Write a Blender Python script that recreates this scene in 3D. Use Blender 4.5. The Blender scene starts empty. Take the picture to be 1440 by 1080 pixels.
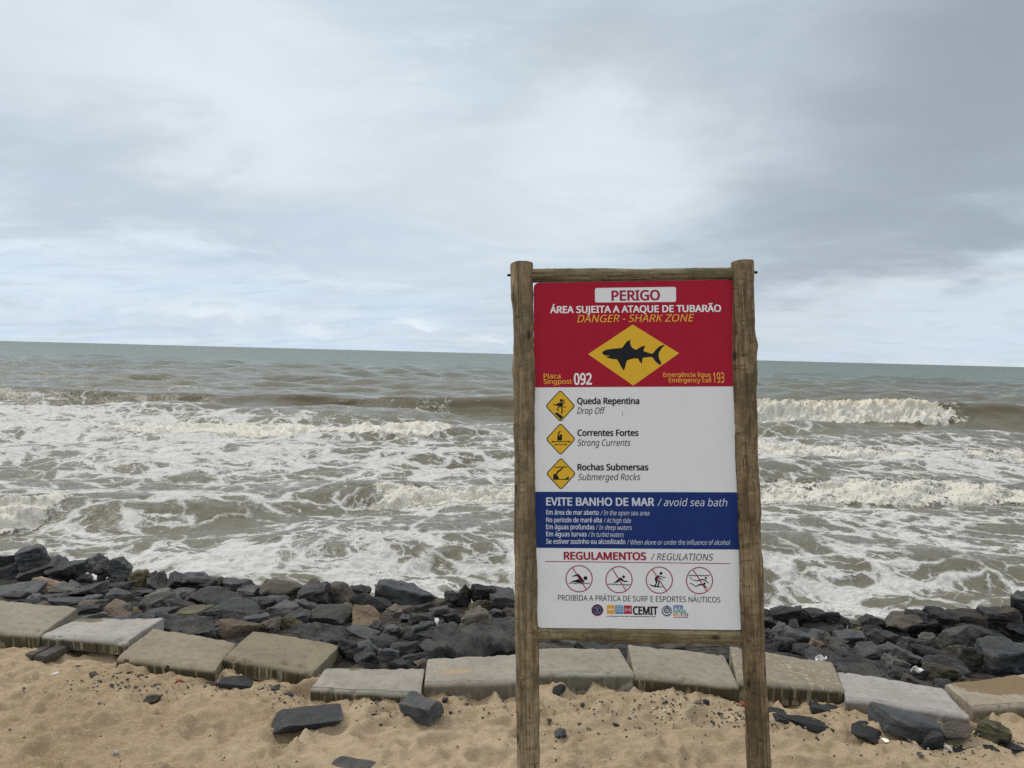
import bpy, bmesh, math, random
import numpy as np
from math import sin, cos, atan, radians as R, pi, exp, sqrt
from mathutils import Vector, Matrix, geometry

S = bpy.context.scene
COL = S.collection
random.seed(7)
RNG = np.random.default_rng(11)

# ------------------------------------------------------------------ camera
F = 1080.0            # focal length in pixels of the 1440 x 1080 photograph
EYE = 3.6             # metres above the sea
ROLL = atan(37 / 1440)
PITCH = -atan(42.5 / 1080)
FW = Vector((0, cos(PITCH), sin(PITCH)))
R0 = Vector((1, 0, 0)); U0 = R0.cross(FW)
RT = cos(ROLL) * R0 + sin(ROLL) * U0
UP = cos(ROLL) * U0 - sin(ROLL) * R0
CAM = Vector((0, 0, EYE))
cd = bpy.data.cameras.new('camera'); cam = bpy.data.objects.new('camera', cd); COL.objects.link(cam)
cd.sensor_width = 36; cd.lens = 36 * F / 1440; cd.clip_start = 0.05; cd.clip_end = 40000
cam.matrix_world = Matrix(((RT.x, UP.x, -FW.x, 0), (RT.y, UP.y, -FW.y, 0), (RT.z, UP.z, -FW.z, EYE), (0, 0, 0, 1)))
S.camera = cam
S.view_settings.view_transform = 'Standard'; S.view_settings.look = 'None'
S.view_settings.exposure = 0.0; S.view_settings.gamma = 1
S.view_settings.use_curve_mapping = False
S.cycles.use_denoising = False
S.cycles.max_bounces = 6

SUN_EL, SUN_AZ = R(48), R(-66)          # azimuth from +Y towards +X

# ------------------------------------------------------------------ node helper
class NT:
    def __init__(s, tree):
        s.t = tree; s.n = tree.nodes; s.l = tree.links
    def put(s, sock, v):
        if v is None: return
        if hasattr(v, 'is_output'): s.l.new(v, sock)
        elif isinstance(v, (tuple, list)):
            n = len(sock.default_value); v = tuple(v)
            sock.default_value = (v + (1,))[:n] if len(v) < n else v[:n]
        else:
            try: sock.default_value = v
            except TypeError: sock.default_value = (v,) * len(sock.default_value)
    def node(s, typ, **kw):
        n = s.n.new(typ)
        for k, v in kw.items(): setattr(n, k, v)
        return n
    def math(s, op, a, b=None, c=None, clamp=False):
        n = s.node('ShaderNodeMath', operation=op, use_clamp=clamp)
        for i, v in enumerate((a, b, c)): s.put(n.inputs[i], v)
        return n.outputs[0]
    def vec(s, op, a, b=None, out=0):
        n = s.node('ShaderNodeVectorMath', operation=op)
        s.put(n.inputs[0], a)
        if b is not None:
            if op == 'SCALE': s.put(n.inputs[3], b)
            else: s.put(n.inputs[1], b)
        return n.outputs['Value'] if op in ('LENGTH', 'DISTANCE', 'DOT_PRODUCT') else n.outputs[0]
    def noise(s, v, scale=1, detail=4, rough=.5, dist=0, color=False, typ='FBM', lac=2.0):
        n = s.node('ShaderNodeTexNoise', noise_type=typ)
        if v is not None: s.l.new(v, n.inputs['Vector'])
        s.put(n.inputs['Scale'], scale); s.put(n.inputs['Detail'], detail); s.put(n.inputs['Roughness'], rough)
        s.put(n.inputs['Distortion'], dist); s.put(n.inputs['Lacunarity'], lac)
        return n.outputs['Color' if color else 'Fac']
    def voro(s, v, scale=1, feature='F1', rand=1, out='Distance', smooth=None):
        n = s.node('ShaderNodeTexVoronoi', feature=feature)
        s.l.new(v, n.inputs['Vector']); s.put(n.inputs['Scale'], scale); s.put(n.inputs['Randomness'], rand)
        if smooth is not None and 'Smoothness' in n.inputs: s.put(n.inputs['Smoothness'], smooth)
        return n.outputs[out]
    def ramp(s, v, a, b, lo=0.0, hi=1.0, smooth=True):
        n = s.node('ShaderNodeMapRange', interpolation_type='SMOOTHSTEP' if smooth else 'LINEAR')
        n.clamp = True
        s.put(n.inputs[0], v); s.put(n.inputs[1], a); s.put(n.inputs[2], b); s.put(n.inputs[3], lo); s.put(n.inputs[4], hi)
        return n.outputs[0]
    def mix(s, f, a, b, blend='MIX'):
        n = s.node('ShaderNodeMix', data_type='RGBA', blend_type=blend)
        s.put(n.inputs[0], f); s.put(n.inputs[6], a); s.put(n.inputs[7], b)
        return n.outputs[2]
    def mapping(s, v, scale=(1, 1, 1), loc=(0, 0, 0), rot=(0, 0, 0)):
        n = s.node('ShaderNodeMapping'); s.l.new(v, n.inputs[0])
        n.inputs['Scale'].default_value = scale; n.inputs['Location'].default_value = loc; n.inputs['Rotation'].default_value = rot
        return n.outputs[0]
    def sep(s, v):
        n = s.node('ShaderNodeSeparateXYZ'); s.l.new(v, n.inputs[0]); return n.outputs
    def comb(s, x, y, z):
        n = s.node('ShaderNodeCombineXYZ')
        for i, q in enumerate((x, y, z)): s.put(n.inputs[i], q)
        return n.outputs[0]
    def bump(s, h, strength=.3, dist=.01, normal=None):
        n = s.node('ShaderNodeBump'); s.put(n.inputs['Height'], h); s.put(n.inputs['Strength'], strength); s.put(n.inputs['Distance'], dist)
        if normal is not None: s.l.new(normal, n.inputs['Normal'])
        return n.outputs[0]

def px_dir(px, py):
    return (FW + (px - 720) / F * RT - (py - 540) / F * UP)

# ------------------------------------------------------------------ sky
W = bpy.data.worlds.new('World'); S.world = W; W.use_nodes = True
w = NT(W.node_tree); w.n.clear()
tc = w.node('ShaderNodeTexCoord').outputs['Generated']
dirn = w.vec('NORMALIZE', tc)
dx, dy, dz = w.sep(dirn)
sky = w.node('ShaderNodeTexSky', sky_type='NISHITA', sun_disc=False)
sky.sun_elevation = SUN_EL; sky.sun_rotation = SUN_AZ
sky.air_density = 1.0; sky.dust_density = 2.0; sky.ozone_density = 1.0
zc = w.math('MAXIMUM', dz, 0.0)
inv = w.math('DIVIDE', 1.0, w.math('ADD', zc, 0.16))
pl = w.comb(w.math('MULTIPLY', dx, inv), w.math('MULTIPLY', dy, inv), 0.0)
pl = w.mapping(pl, rot=(0, 0, R(14)))
warp = w.noise(pl, .8, 3, .5, color=True)
plw = w.vec('ADD', pl, w.vec('SCALE', w.vec('SUBTRACT', warp, (.5, .5, .5)), .9))
n1 = w.noise(w.mapping(plw, scale=(.55, 1.0, 1)), 1.5, 8, .56)
n2 = w.noise(w.mapping(plw, scale=(.8, 1.7, 1), loc=(3, 7, 0)), 3.0, 8, .60)
dwarp = w.vec('ADD', dirn, w.vec('SCALE', w.vec('SUBTRACT', w.noise(w.mapping(plw, scale=(1, 1, 1), loc=(9, 2, 0)), 1.5, 7, .58, color=True), (.5, .5, .5)), .33))

def patch(px, py, rx, ry, rot=0.0, src=None, soft=1.0):
    """A soft mass of cloud round a fixed direction of the sky (radii in radians)."""
    d = px_dir(px, py).normalized()
    rr = Vector((d.y, -d.x, 0)).normalized(); uu = rr.cross(d)
    c, s_ = cos(rot), sin(rot)
    a = (c * rr + s_ * uu) / rx; b = (-s_ * rr + c * uu) / ry
    v = w.vec('SUBTRACT', src if src is not None else dwarp, tuple(d))
    p = w.math('POWER', w.vec('DOT_PRODUCT', v, tuple(a)), 2); q = w.math('POWER', w.vec('DOT_PRODUCT', v, tuple(b)), 2)
    front = w.math('GREATER_THAN', w.vec('DOT_PRODUCT', dirn, tuple(d)), 0.0)
    g = w.math('EXPONENT', w.math('MULTIPLY', w.math('ADD', p, q), -1.0 * soft))
    return w.math('MULTIPLY', g, front)

# base cloud deck: pale blue by the horizon, neutral grey higher up, brighter overhead (as overcast skies are)
g_el = w.ramp(dz, 0.0, 0.34)
deck = w.mix(g_el, (.605, .725, .900), (.555, .645, .735))
deck = w.mix(w.ramp(n1, .38, .64), deck, (.685, .77, .865))
deck = w.mix(w.math('MULTIPLY', w.ramp(n2, .44, .70), .45), deck, (.465, .54, .63))
n3 = w.noise(w.mapping(plw, scale=(.7, 1.3, 1), loc=(5, 1, 0)), 5.0, 8, .62)
deck = w.mix(w.math('MULTIPLY', w.ramp(n3, .48, .68), .55), deck, (.72, .80, .89))
SKY_PATCHES = [
    # px, py, rx, ry, rot, colour, amount
    (1330, 190, .42, .16, .45, (.325, .375, .445), .9),
    (1180, 340, .26, .07, .35, (.34, .39, .46), .88),
    (1440, -40, .25, .16, .2, (.30, .34, .40), .85),
    (880, 60, .20, .10, .2, (.43, .485, .55), .8),
    (560, 270, .36, .055, -.12, (.44, .505, .58), .85),
    (120, 240, .22, .06, -.25, (.46, .525, .60), .8),
    (150, 270, .30, .03, -.2, (.475, .55, .665), .6),
    (60, 30, .25, .08, 0, (.52, .58, .65), .7),
    (700, 330, .30, .05, .1, (.70, .775, .87), .5),
    (330, 130, .30, .10, -.25, (.75, .80, .87), .9),
    (860, 210, .16, .09, .2, (.76, .82, .885), .8),
    (1230, 440, .35, .06, .1, (.70, .77, .86), .65),
    (400, 330, .40, .03, -.08, (.52, .605, .735), .55),
]
for px, py, rx, ry, rot, c, am in SKY_PATCHES:
    deck = w.mix(w.math('MULTIPLY', patch(px, py, rx, ry, rot), am), deck, c)
fine = w.vec('ADD', dirn, w.vec('SCALE', w.vec('SUBTRACT', w.noise(w.mapping(dirn, scale=(1, 1, 2.4)), 22, 5, .62, color=True), (.5, .5, .5)), .045))
for px, py, rx, ry, am in [(300, 438, .085, .010, .75), (585, 459, .040, .011, .9), (440, 467, .034, .008, .7), (690, 478, .03, .006, .6),
                           (440, 388, .10, .010, .55), (60, 345, .10, .007, .4), (250, 340, .12, .008, .4)]:
    deck = w.mix(w.math('MULTIPLY', patch(px, py, rx, ry, -.02, src=fine, soft=1.3), am), deck, (.80, .865, .95))
for px, py, rx, ry, am in [(300, 452, .13, .010, .45), (585, 469, .05, .005, .4), (120, 462, .15, .010, .35), (330, 372, .20, .012, .35)]:
    deck = w.mix(w.math('MULTIPLY', patch(px, py, rx, ry, -.02, src=fine), am), deck, (.50, .595, .76))
zen = w.ramp(dz, .46, .95, 1.0, 1.9)
deck = w.vec('MULTIPLY', deck, (1.07, 1.085, 1.055))
deck = w.vec('SCALE', w.mix(w.ramp(dz, .46, .80), deck, (.70, .68, .635)), zen)
skyc = w.vec('SCALE', sky.outputs[0], 0.10)
final = w.mix(0.94, skyc, deck)
bg = w.node('ShaderNodeBackground'); w.l.new(final, bg.inputs[0]); bg.inputs[1].default_value = 1.0
w.l.new(bg.outputs[0], w.node('ShaderNodeOutputWorld').inputs[0])

sl = bpy.data.lights.new('sun', 'SUN'); so = bpy.data.objects.new('sun', sl); COL.objects.link(so)
sl.energy = 1.2; sl.angle = R(26); sl.color = (1, .95, .87)
sd = Vector((cos(SUN_EL) * sin(SUN_AZ), cos(SUN_EL) * cos(SUN_AZ), sin(SUN_EL)))
so.rotation_euler = (-sd).to_track_quat('-Z', 'Y').to_euler(); so.location = sd * 60

# ------------------------------------------------------------------ helpers
def mesh_np(name, verts, faces, mat, parent=None, smooth=True, loc=None):
    verts = np.asarray(verts, dtype=np.float32)
    me = bpy.data.meshes.new(name)
    if isinstance(faces, np.ndarray):
        k = faces.shape[1]; n = len(faces)
        me.vertices.add(len(verts)); me.vertices.foreach_set('co', verts.ravel())
        me.loops.add(n * k); me.loops.foreach_set('vertex_index', faces.astype(np.int32).ravel())
        me.polygons.add(n); me.polygons.foreach_set('loop_start', np.arange(0, n * k, k, dtype=np.int32))
        me.update(calc_edges=True)
    else:
        me.from_pydata([tuple(v) for v in verts.tolist()], [], faces)
    me.polygons.foreach_set('use_smooth', np.full(len(me.polygons), smooth))
    for m in (mat if isinstance(mat, (list, tuple)) else [mat]): me.materials.append(m)
    me.validate()
    o = bpy.data.objects.new(name, me); COL.objects.link(o)
    if parent: o.parent = parent
    if loc is not None: o.location = loc
    return o

def tag(o, label=None, cat=None, group=None, kind=None):
    if label: o['label'] = label
    if cat: o['category'] = cat
    if group: o['group'] = group
    if kind: o['kind'] = kind
    return o

def empty(name, mw):
    o = bpy.data.objects.new(name, None); COL.objects.link(o); o.matrix_world = mw; o.empty_display_size = .1
    return o

def grid_faces(nr, nc):
    i = np.arange(nr - 1)[:, None] * nc + np.arange(nc - 1)[None, :]
    return np.stack([i, i + 1, i + nc + 1, i + nc], -1).reshape(-1, 4)

def h3(ix, iy, iz, seed):
    with np.errstate(over='ignore'):
        n = (ix.astype(np.int64) * 374761393 + iy.astype(np.int64) * 668265263 + iz.astype(np.int64) * 1274126177 + seed * 974634777) & 0xFFFFFFFF
        n = ((n ^ (n >> 13)) * 1103515245) & 0xFFFFFFFF
        n = ((n ^ (n >> 16)) * 2246822519) & 0xFFFFFFFF
        n = n ^ (n >> 15)
    return n.astype(np.float64) / 4294967295.0

def vnoise(x, y, z=None, seed=0):
    z = np.zeros_like(x) if z is None else z
    xi, yi, zi = np.floor(x), np.floor(y), np.floor(z)
    fx, fy, fz = x - xi, y - yi, z - zi
    q = lambda t: t * t * t * (t * (t * 6 - 15) + 10)
    fx, fy, fz = q(fx), q(fy), q(fz)
    o = 0
    for a in (0, 1):
        for b in (0, 1):
            for c in (0, 1):
                wt = (fx if a else 1 - fx) * (fy if b else 1 - fy) * (fz if c else 1 - fz)
                o = o + wt * h3(xi + a, yi + b, zi + c, seed)
    return o * 2 - 1

def fbm(x, y, z=None, o=4, seed=0, gain=.5):
    s = 0; a = 1.0; f = 1.0
    for k in range(o):
        s = s + a * vnoise(x * f + 13.7 * k, y * f - 7.1 * k, None if z is None else z * f + 3.3 * k, seed + k)
        a *= gain; f *= 2.03
    return s

def sstep(a, b, x):
    t = np.clip((x - a) / (b - a), 0, 1); return t * t * (3 - 2 * t)

def at_z(px, py, z):
    d = px_dir(px, py); return CAM + d * ((z - EYE) / d.z)

def at_y(px, py, y):
    d = px_dir(px, py); return CAM + d * (y / d.y)

def px_of(P):
    v = Vector(P) - CAM; d = v.dot(FW)
    return 720 + F * v.dot(RT) / d, 540 - F * v.dot(UP) / d

# ------------------------------------------------------------------ materials
def new_mat(name):
    m = bpy.data.materials.new(name); m.use_nodes = True
    t = NT(m.node_tree); t.n.clear()
    b = t.node('ShaderNodeBsdfPrincipled'); o = t.node('ShaderNodeOutputMaterial')
    t.l.new(b.outputs[0], o.inputs[0])
    return m, t, b

def set_b(t, b, color=None, rough=None, normal=None, spec=None, **kw):
    if color is not None: t.put(b.inputs['Base Color'], color)
    if rough is not None: t.put(b.inputs['Roughness'], rough)
    if normal is not None: t.put(b.inputs['Normal'], normal)
    if spec is not None: t.put(b.inputs['Specular IOR Level'], spec)
    for k, v in kw.items(): t.put(b.inputs[k], v)

def m_plain(name, c, rough=.5, spec=.15):
    m, t, b = new_mat(name)
    p = t.node('ShaderNodeTexCoord').outputs['Object']
    n = t.noise(p, 9, 5, .6)
    col = t.mix(t.ramp(n, .35, .75, 0, .16), c, tuple(x * .80 for x in c))
    set_b(t, b, col, t.ramp(n, .3, .7, rough - .06, rough + .08), spec=spec)
    return m

def m_rock(name, c1, c2, rough=.62, speck=0.0):
    m, t, b = new_mat(name)
    p = t.node('ShaderNodeTexCoord').outputs['Object']
    oi = t.node('ShaderNodeObjectInfo').outputs['Random']
    geo_p = t.node('ShaderNodeNewGeometry').outputs['Pointiness']
    pv = t.vec('ADD', p, t.vec('SCALE', (1.0, 1.7, 2.3), t.math('MULTIPLY', oi, 37.0)))
    big = t.noise(pv, 4.5, 5, .6, .4)
    med = t.noise(pv, 16, 6, .66)
    gr = t.noise(pv, 90, 4, .7)
    strat = t.noise(t.mapping(pv, scale=(3, 3, 22), rot=(.5, .3, 0)), 2.0, 4, .6, .5)
    col = t.mix(t.ramp(big, .36, .66), c1, c2)
    col = t.mix(t.ramp(med, .52, .74, 0, .55), col, tuple(x * .45 for x in c1))
    col = t.mix(t.ramp(strat, .56, .72, 0, .35), col, tuple(min(1, x * 1.9 + .02) for x in c2))
    col = t.mix(t.ramp(gr, .60, .78, 0, .35 + speck), col, tuple(min(1, x * 2.2 + .03) for x in c2))
    hv = t.math('MULTIPLY_ADD', t.math('POWER', oi, 1.6), 1.5, .5)
    col = t.vec('SCALE', col, hv)
    wear = t.ramp(geo_p, .515, .60, 0, .55)
    col = t.mix(t.math('MULTIPLY', wear, t.ramp(med, .4, .6)), col, tuple(min(1, x * 2.6 + .02) for x in c2))
    hgt = t.math('ADD', t.math('MULTIPLY', med, .6), t.math('ADD', t.math('MULTIPLY', gr, .18), t.math('MULTIPLY', strat, .35)))
    rg = t.ramp(big, .3, .7, rough - .16, rough + .14)
    set_b(t, b, col, rg, t.bump(hgt, 1.0, .05), spec=.42)
    return m

ROCK = {
    'k': ('charcoal', m_rock('rock_charcoal', (.018, .0185, .0205), (.058, .058, .060), .50)),
    's': ('slate', m_rock('rock_slate', (.048, .050, .054), (.095, .097, .102), .66, .25)),
    'd': ('black', m_rock('rock_black', (.009, .009, .010), (.020, .020, .021), .58)),
    'g': ('grey', m_rock('rock_grey', (.050, .049, .046), (.098, .094, .087), .72, .2)),
    'b': ('brown', m_rock('rock_brown', (.044, .037, .031), (.088, .074, .060), .74, .15)),
    't': ('tan', m_rock('rock_tan', (.105, .068, .046), (.20, .148, .10), .76, .35)),
    'm': ('olive', m_rock('rock_olive', (.062, .054, .028), (.12, .105, .058), .74, .1)),
    'p': ('pinkish', m_rock('rock_pink', (.22, .15, .13), (.36, .27, .23), .7, .2)),
    'r': ('brick red', m_rock('rock_red', (.20, .055, .032), (.27, .085, .05), .78, .1)),
    'w': ('white', m_rock('rock_white', (.55, .52, .47), (.70, .68, .62), .7, .1)),
}

def m_sand():
    m, t, b = new_mat('sand')
    p = t.node('ShaderNodeNewGeometry').outputs['Position']
    big = t.noise(p, .9, 4, .55); med = t.noise(p, 5.5, 5, .6); fin = t.noise(p, 60, 5, .7); gr = t.noise(p, 300, 3, .8)
    col = t.mix(t.ramp(big, .34, .68), (.345, .262, .170), (.465, .367, .252))
    col = t.mix(t.ramp(med, .48, .74, 0, .55), col, (.250, .178, .104))
    col = t.mix(t.ramp(fin, .48, .66, 0, .5), col, (.54, .43, .29))
    col = t.mix(t.ramp(gr, .56, .70, 0, .8), col, (.13, .09, .06))
    vx = t.voro(p, 55, 'F1'); vmask = t.ramp(t.noise(p, 3.2, 4, .6), .50, .68)
    col = t.mix(t.math('MULTIPLY', t.ramp(vx, .06, .16, 1, 0), vmask), col, (.06, .048, .04))
    # towards the bank the ground turns to dark rubble
    att = t.node('ShaderNodeAttribute', attribute_name='rubble').outputs['Fac']
    rub = t.mix(t.ramp(t.noise(p, 14, 5, .6), .4, .65), (.022, .021, .021), (.075, .064, .052))
    col = t.mix(t.ramp(t.math('ADD', att, t.math('MULTIPLY', t.math('SUBTRACT', med, .5), .8)), .35, .65), col, rub)
    hgt = t.math('ADD', t.math('MULTIPLY', med, .5), t.math('ADD', t.math('MULTIPLY', fin, .22), t.math('MULTIPLY', gr, .07)))
    set_b(t, b, col, .92, t.bump(hgt, 1.0, .035), spec=.15)
    return m

def m_concrete(name, tone, streak=.6, wet=None, seed=0.0, dry=None, crust=0.0):
    """tone: base colour; wet/dry: (x, y, rx, ry) stain with its own outline on the slab's top; crust: pale lichen-like crust"""
    m, t, b = new_mat(name)
    p = t.node('ShaderNodeTexCoord').outputs['Object']
    x, y, z = t.sep(p)
    ps = t.vec('ADD', p, (seed, seed * 1.3, 0))
    big = t.noise(ps, 3.2, 5, .6); med = t.noise(ps, 17, 6, .65); gr = t.noise(ps, 120, 4, .75)
    dk = tuple(c * .62 for c in tone)
    col = t.mix(t.ramp(big, .36, .68), tone, tuple(c * .80 for c in tone))
    col = t.mix(t.ramp(med, .46, .66, 0, .6), col, dk)
    col = t.mix(t.ramp(gr, .54, .68, 0, .6), col, tuple(min(1, c * 1.45) for c in tone))
    col = t.mix(t.ramp(t.noise(ps, 70, 3, .6), .66, .74, 0, .6), col, (.05, .045, .035))
    wob = t.math('MULTIPLY', t.math('SUBTRACT', t.noise(ps, 9, 5, .65), .5), 1.5)
    def spot(q):
        a = t.math('DIVIDE', t.math('SUBTRACT', x, q[0]), q[2]); c_ = t.math('DIVIDE', t.math('SUBTRACT', y, q[1]), q[3])
        r = t.math('SQRT', t.math('ADD', t.math('MULTIPLY', a, a), t.math('MULTIPLY', c_, c_)))
        return t.ramp(t.math('ADD', r, wob), .92, 1.02, 1, 0)
    if wet: col = t.mix(t.math('MULTIPLY', spot(wet), .8), col, wet[4] if len(wet) > 4 else (.10, .085, .035))
    if dry: col = t.mix(t.math('MULTIPLY', spot(dry), .75), col, (.40, .39, .33))
    if crust:
        cm = t.ramp(t.noise(ps, 26, 6, .75, .6), .54, .62)
        col = t.mix(t.math('MULTIPLY', cm, t.math('MULTIPLY', t.ramp(big, .40, .55), crust)), col, (.46, .41, .28))
    # run-off stains on the front face
    front = t.ramp(y, .030, .012); low = t.ramp(z, -.012, -.040)
    fm = t.math('MULTIPLY', front, low)
    st = t.noise(t.mapping(ps, scale=(34, 3, 2.2)), 1.0, 4, .6, .3)
    edge = t.math('ADD', t.noise(t.mapping(ps, scale=(9, 1, 3)), 1.0, 4, .6), t.math('MULTIPLY', z, 2.6))
    col = t.mix(t.math('MULTIPLY', fm, t.math('MULTIPLY', t.ramp(edge, .18, .24), streak)), col, (.070, .056, .030))
    col = t.mix(t.math('MULTIPLY', fm, t.math('MULTIPLY', t.ramp(st, .55, .64), streak)), col, (.27, .235, .155))
    col = t.mix(t.math('MULTIPLY', fm, t.math('MULTIPLY', t.ramp(st, .42, .34), streak)), col, (.040, .034, .021))
    hgt = t.math('ADD', t.math('MULTIPLY', med, .5), t.math('MULTIPLY', gr, .3))
    set_b(t, b, col, .86, t.bump(hgt, .45, .008), spec=.25)
    return m

def m_wood(name, c1, c2, band=.5, axis='z'):
    m, t, b = new_mat(name)
    p = t.node('ShaderNodeTexCoord').outputs['Object']
    if axis == 'x': p = t.mapping(p, rot=(0, R(90), 0))
    long = t.noise(t.mapping(p, scale=(55, 55, 2.2)), 1.0, 5, .65, .25)
    fib = t.noise(t.mapping(p, scale=(160, 160, 6)), 1.0, 3, .6)
    big = t.noise(t.mapping(p, scale=(5, 5, 2.2)), 1.0, 4, .6)
    bandn = t.noise(t.mapping(p, scale=(9, 9, 34), rot=(.12, .10, 0)), 1.0, 6, .72, 1.2)
    blot = t.noise(t.mapping(p, scale=(18, 18, 12)), 1.0, 5, .65)
    col = t.mix(t.ramp(t.math('ADD', t.math('MULTIPLY', big, .6), t.math('MULTIPLY', blot, .4)), .40, .60), c1, c2)
    col = t.mix(t.ramp(long, .45, .64, 0, .66), col, tuple(c * .46 for c in c1))
    col = t.mix(t.ramp(fib, .52, .72, 0, .35), col, tuple(min(1, c * 1.5) for c in c2))
    bm = t.math('MULTIPLY', t.ramp(bandn, .48, .70), t.ramp(blot, .38, .6, .15, 1.0))
    col = t.mix(t.math('MULTIPLY', bm, band), col, (.045, .030, .018))
    kv = t.voro(t.mapping(p, scale=(9, 9, 4.2)), 1.0)
    col = t.mix(t.ramp(kv, .05, .16, .85, 0), col, (.022, .014, .009))
    crack = t.noise(t.mapping(p, scale=(38, 38, .9), loc=(4, 2, 1)), 1.0, 3, .5)
    cr = t.math('MULTIPLY', t.ramp(t.math('ABSOLUTE', t.math('SUBTRACT', crack, .5)), .018, .0), t.ramp(big, .45, .6))
    col = t.mix(t.math('MULTIPLY', cr, .8), col, (.02, .014, .01))
    hgt = t.math('SUBTRACT', t.math('ADD', t.math('MULTIPLY', long, .7), t.math('MULTIPLY', blot, .4)), t.math('MULTIPLY', cr, .6))
    set_b(t, b, col, .80, t.bump(hgt, .6, .008), spec=.2)
    return m

MSAND = m_sand()

# ------------------------------------------------------------------ ground: sand terrace running into the rock bank and the sea bed
def line_d(x, y):                     # metres seaward of the row of concrete slabs
    return y - (5.03 - .12 * x)

def bank_base(d):
    return np.interp(d, [-40, -6, -1, .25, .5, 2.9, 3.6, 7.5, 14, 60], [1.75, 1.48, 1.40, 1.40, 1.33, .95, .72, -1.2, -2.2, -5])

def sand_h(x, y):
    d = line_d(x, y)
    z = bank_base(d)
    m = sstep(.5, .1, d)
    fine_ = (np.abs(x) < 5.2) & (y > 2.5) & (y < 5.7)
    n = .026 * fbm(x * 1.6, y * 1.6, o=3, seed=3) + .017 * fbm(x * 6.5, y * 7.5, o=3, seed=5)
    rip = fbm(x * 2.2 + .8 * vnoise(x * 3, y * 3, seed=21), y * 5.5, o=2, seed=9)
    n = n + .016 * (1 - np.abs(rip)) ** 2 + .030 * np.clip(1 - np.abs(fbm(x * 3.4 + .5 * vnoise(x * 6, y * 6, seed=23), y * 7.0, o=3, seed=25)), 0, 1) ** 3
    n[fine_] += .0115 * fbm(x[fine_] * 15, y[fine_] * 19, o=4, seed=13, gain=.6) + .010 * np.clip(fbm(x[fine_] * 9, y[fine_] * 12, o=3, seed=17), 0, 2)
    for fx, fy, fl, fw_, fa, dp in FEET:
        sel = (np.abs(x - fx) < .6) & (np.abs(y - fy) < .6)
        if not sel.any(): continue
        ux = (x[sel] - fx) * cos(fa) + (y[sel] - fy) * sin(fa); uy = -(x[sel] - fx) * sin(fa) + (y[sel] - fy) * cos(fa)
        r = np.sqrt((ux / fl) ** 2 + (uy / fw_) ** 2)
        n[sel] += -dp * np.exp(-r ** 6 * .9) + dp * .6 * np.exp(-((r - 1.28) / .26) ** 2)
    for sx, sy, sr, sz in ((-3.0, 5.42, .30, -.045), (-2.75, 5.25, .2, -.03), (2.4, 4.62, .3, -.02)):
        n = n + sz * np.exp(-((x - sx) ** 2 + (y - sy) ** 2) / sr ** 2)
    return z + n * np.clip(m, .15, 1)

FEET = []
for _ in range(300):
    FEET.append((random.uniform(-4.6, 4.6), random.uniform(2.9, 5.2), random.uniform(.07, .15), random.uniform(.045, .08), random.uniform(0, pi), random.uniform(.010, .030)))
gx = np.concatenate([np.linspace(-400, -20, 12), np.linspace(-18, -5.2, 24), np.linspace(-5, 5, 560), np.linspace(5.2, 18, 24), np.linspace(20, 400, 12)])
gy = np.concatenate([np.linspace(-60, 2.4, 30), np.linspace(2.6, 5.6, 230), np.linspace(5.65, 16, 90), np.linspace(18, 60, 10)])
XX, YY = np.meshgrid(gx, gy)
ZZ = sand_h(XX.ravel(), YY.ravel()).reshape(XX.shape)
sand = mesh_np('sand', np.stack([XX, YY, ZZ], -1).reshape(-1, 3), grid_faces(len(gy), len(gx)), MSAND)
at = sand.data.attributes.new('rubble', 'FLOAT', 'POINT')
at.data.foreach_set('value', np.maximum(sstep(.08, .42, line_d(XX, YY)), sstep(.45, .3, np.abs(XX + .88)) * sstep(4.98, 5.06, YY)).ravel().astype(np.float32))
tag(sand, kind='structure')

def ground_z(x, y):
    return float(sand_h(np.array([x]), np.array([y]))[0])

def on_ground(px, py, lift=0.0):
    d = px_dir(px, py); t = 2.0
    while t < 14:
        P = CAM + d * t
        dl_ = line_d(P.x, P.y)
        if P.z < bank_base(dl_) + lift or dl_ > 2.75: break
        t += .01
    return CAM + d * t

# ------------------------------------------------------------------ sea
def px_x(px, Y): return (px - 720) / F * Y

rows = [8.6]
while rows[-1] < 14000:
    y = rows[-1]; dy_ = .8 * y * y / 3888
    if y < 64: dy_ = min(dy_, .17)
    elif y < 420: dy_ *= .42
    rows.append(y + min(max(dy_, .022), 900))
SY = np.array(rows)
tcol = np.concatenate([np.linspace(-2.2, -.80, 50)[:-1], np.linspace(-.80, .80, 860), np.linspace(.80, 2.2, 50)[1:]])
TX, SYY = np.meshgrid(tcol, SY)
SX = TX * (SYY + 1.5)
SX = SX.ravel(); SYf = SYY.ravel()
gap = np.repeat(np.maximum(np.gradient(SY), 1.6 / 860 * SY), len(tcol))
Z = np.zeros_like(SX); DX = np.zeros_like(SX); DYY = np.zeros_like(SX)
amp_far = np.interp(SYf, [8, 14, 45, 60, 120], [.85, 1.1, 1.1, 1.2, 1.5])
for k in range(46):
    lam = .9 * (16 / .9) ** (k / 45)
    th = RNG.normal(-pi / 2 + .12, .55); kx, ky = cos(th) * 2 * pi / lam, sin(th) * 2 * pi / lam
    a = .0085 * lam ** .80 * RNG.uniform(.6, 1.4); ph = RNG.uniform(0, 2 * pi)
    wgt = a * sstep(2.0, 4.0, lam / gap) * amp_far
    arg = kx * SX + ky * SYf + ph
    Z += wgt * np.sin(arg)
    DX -= .7 * wgt * np.cos(arg) * cos(th); DYY -= .7 * wgt * np.cos(arg) * sin(th)
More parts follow.
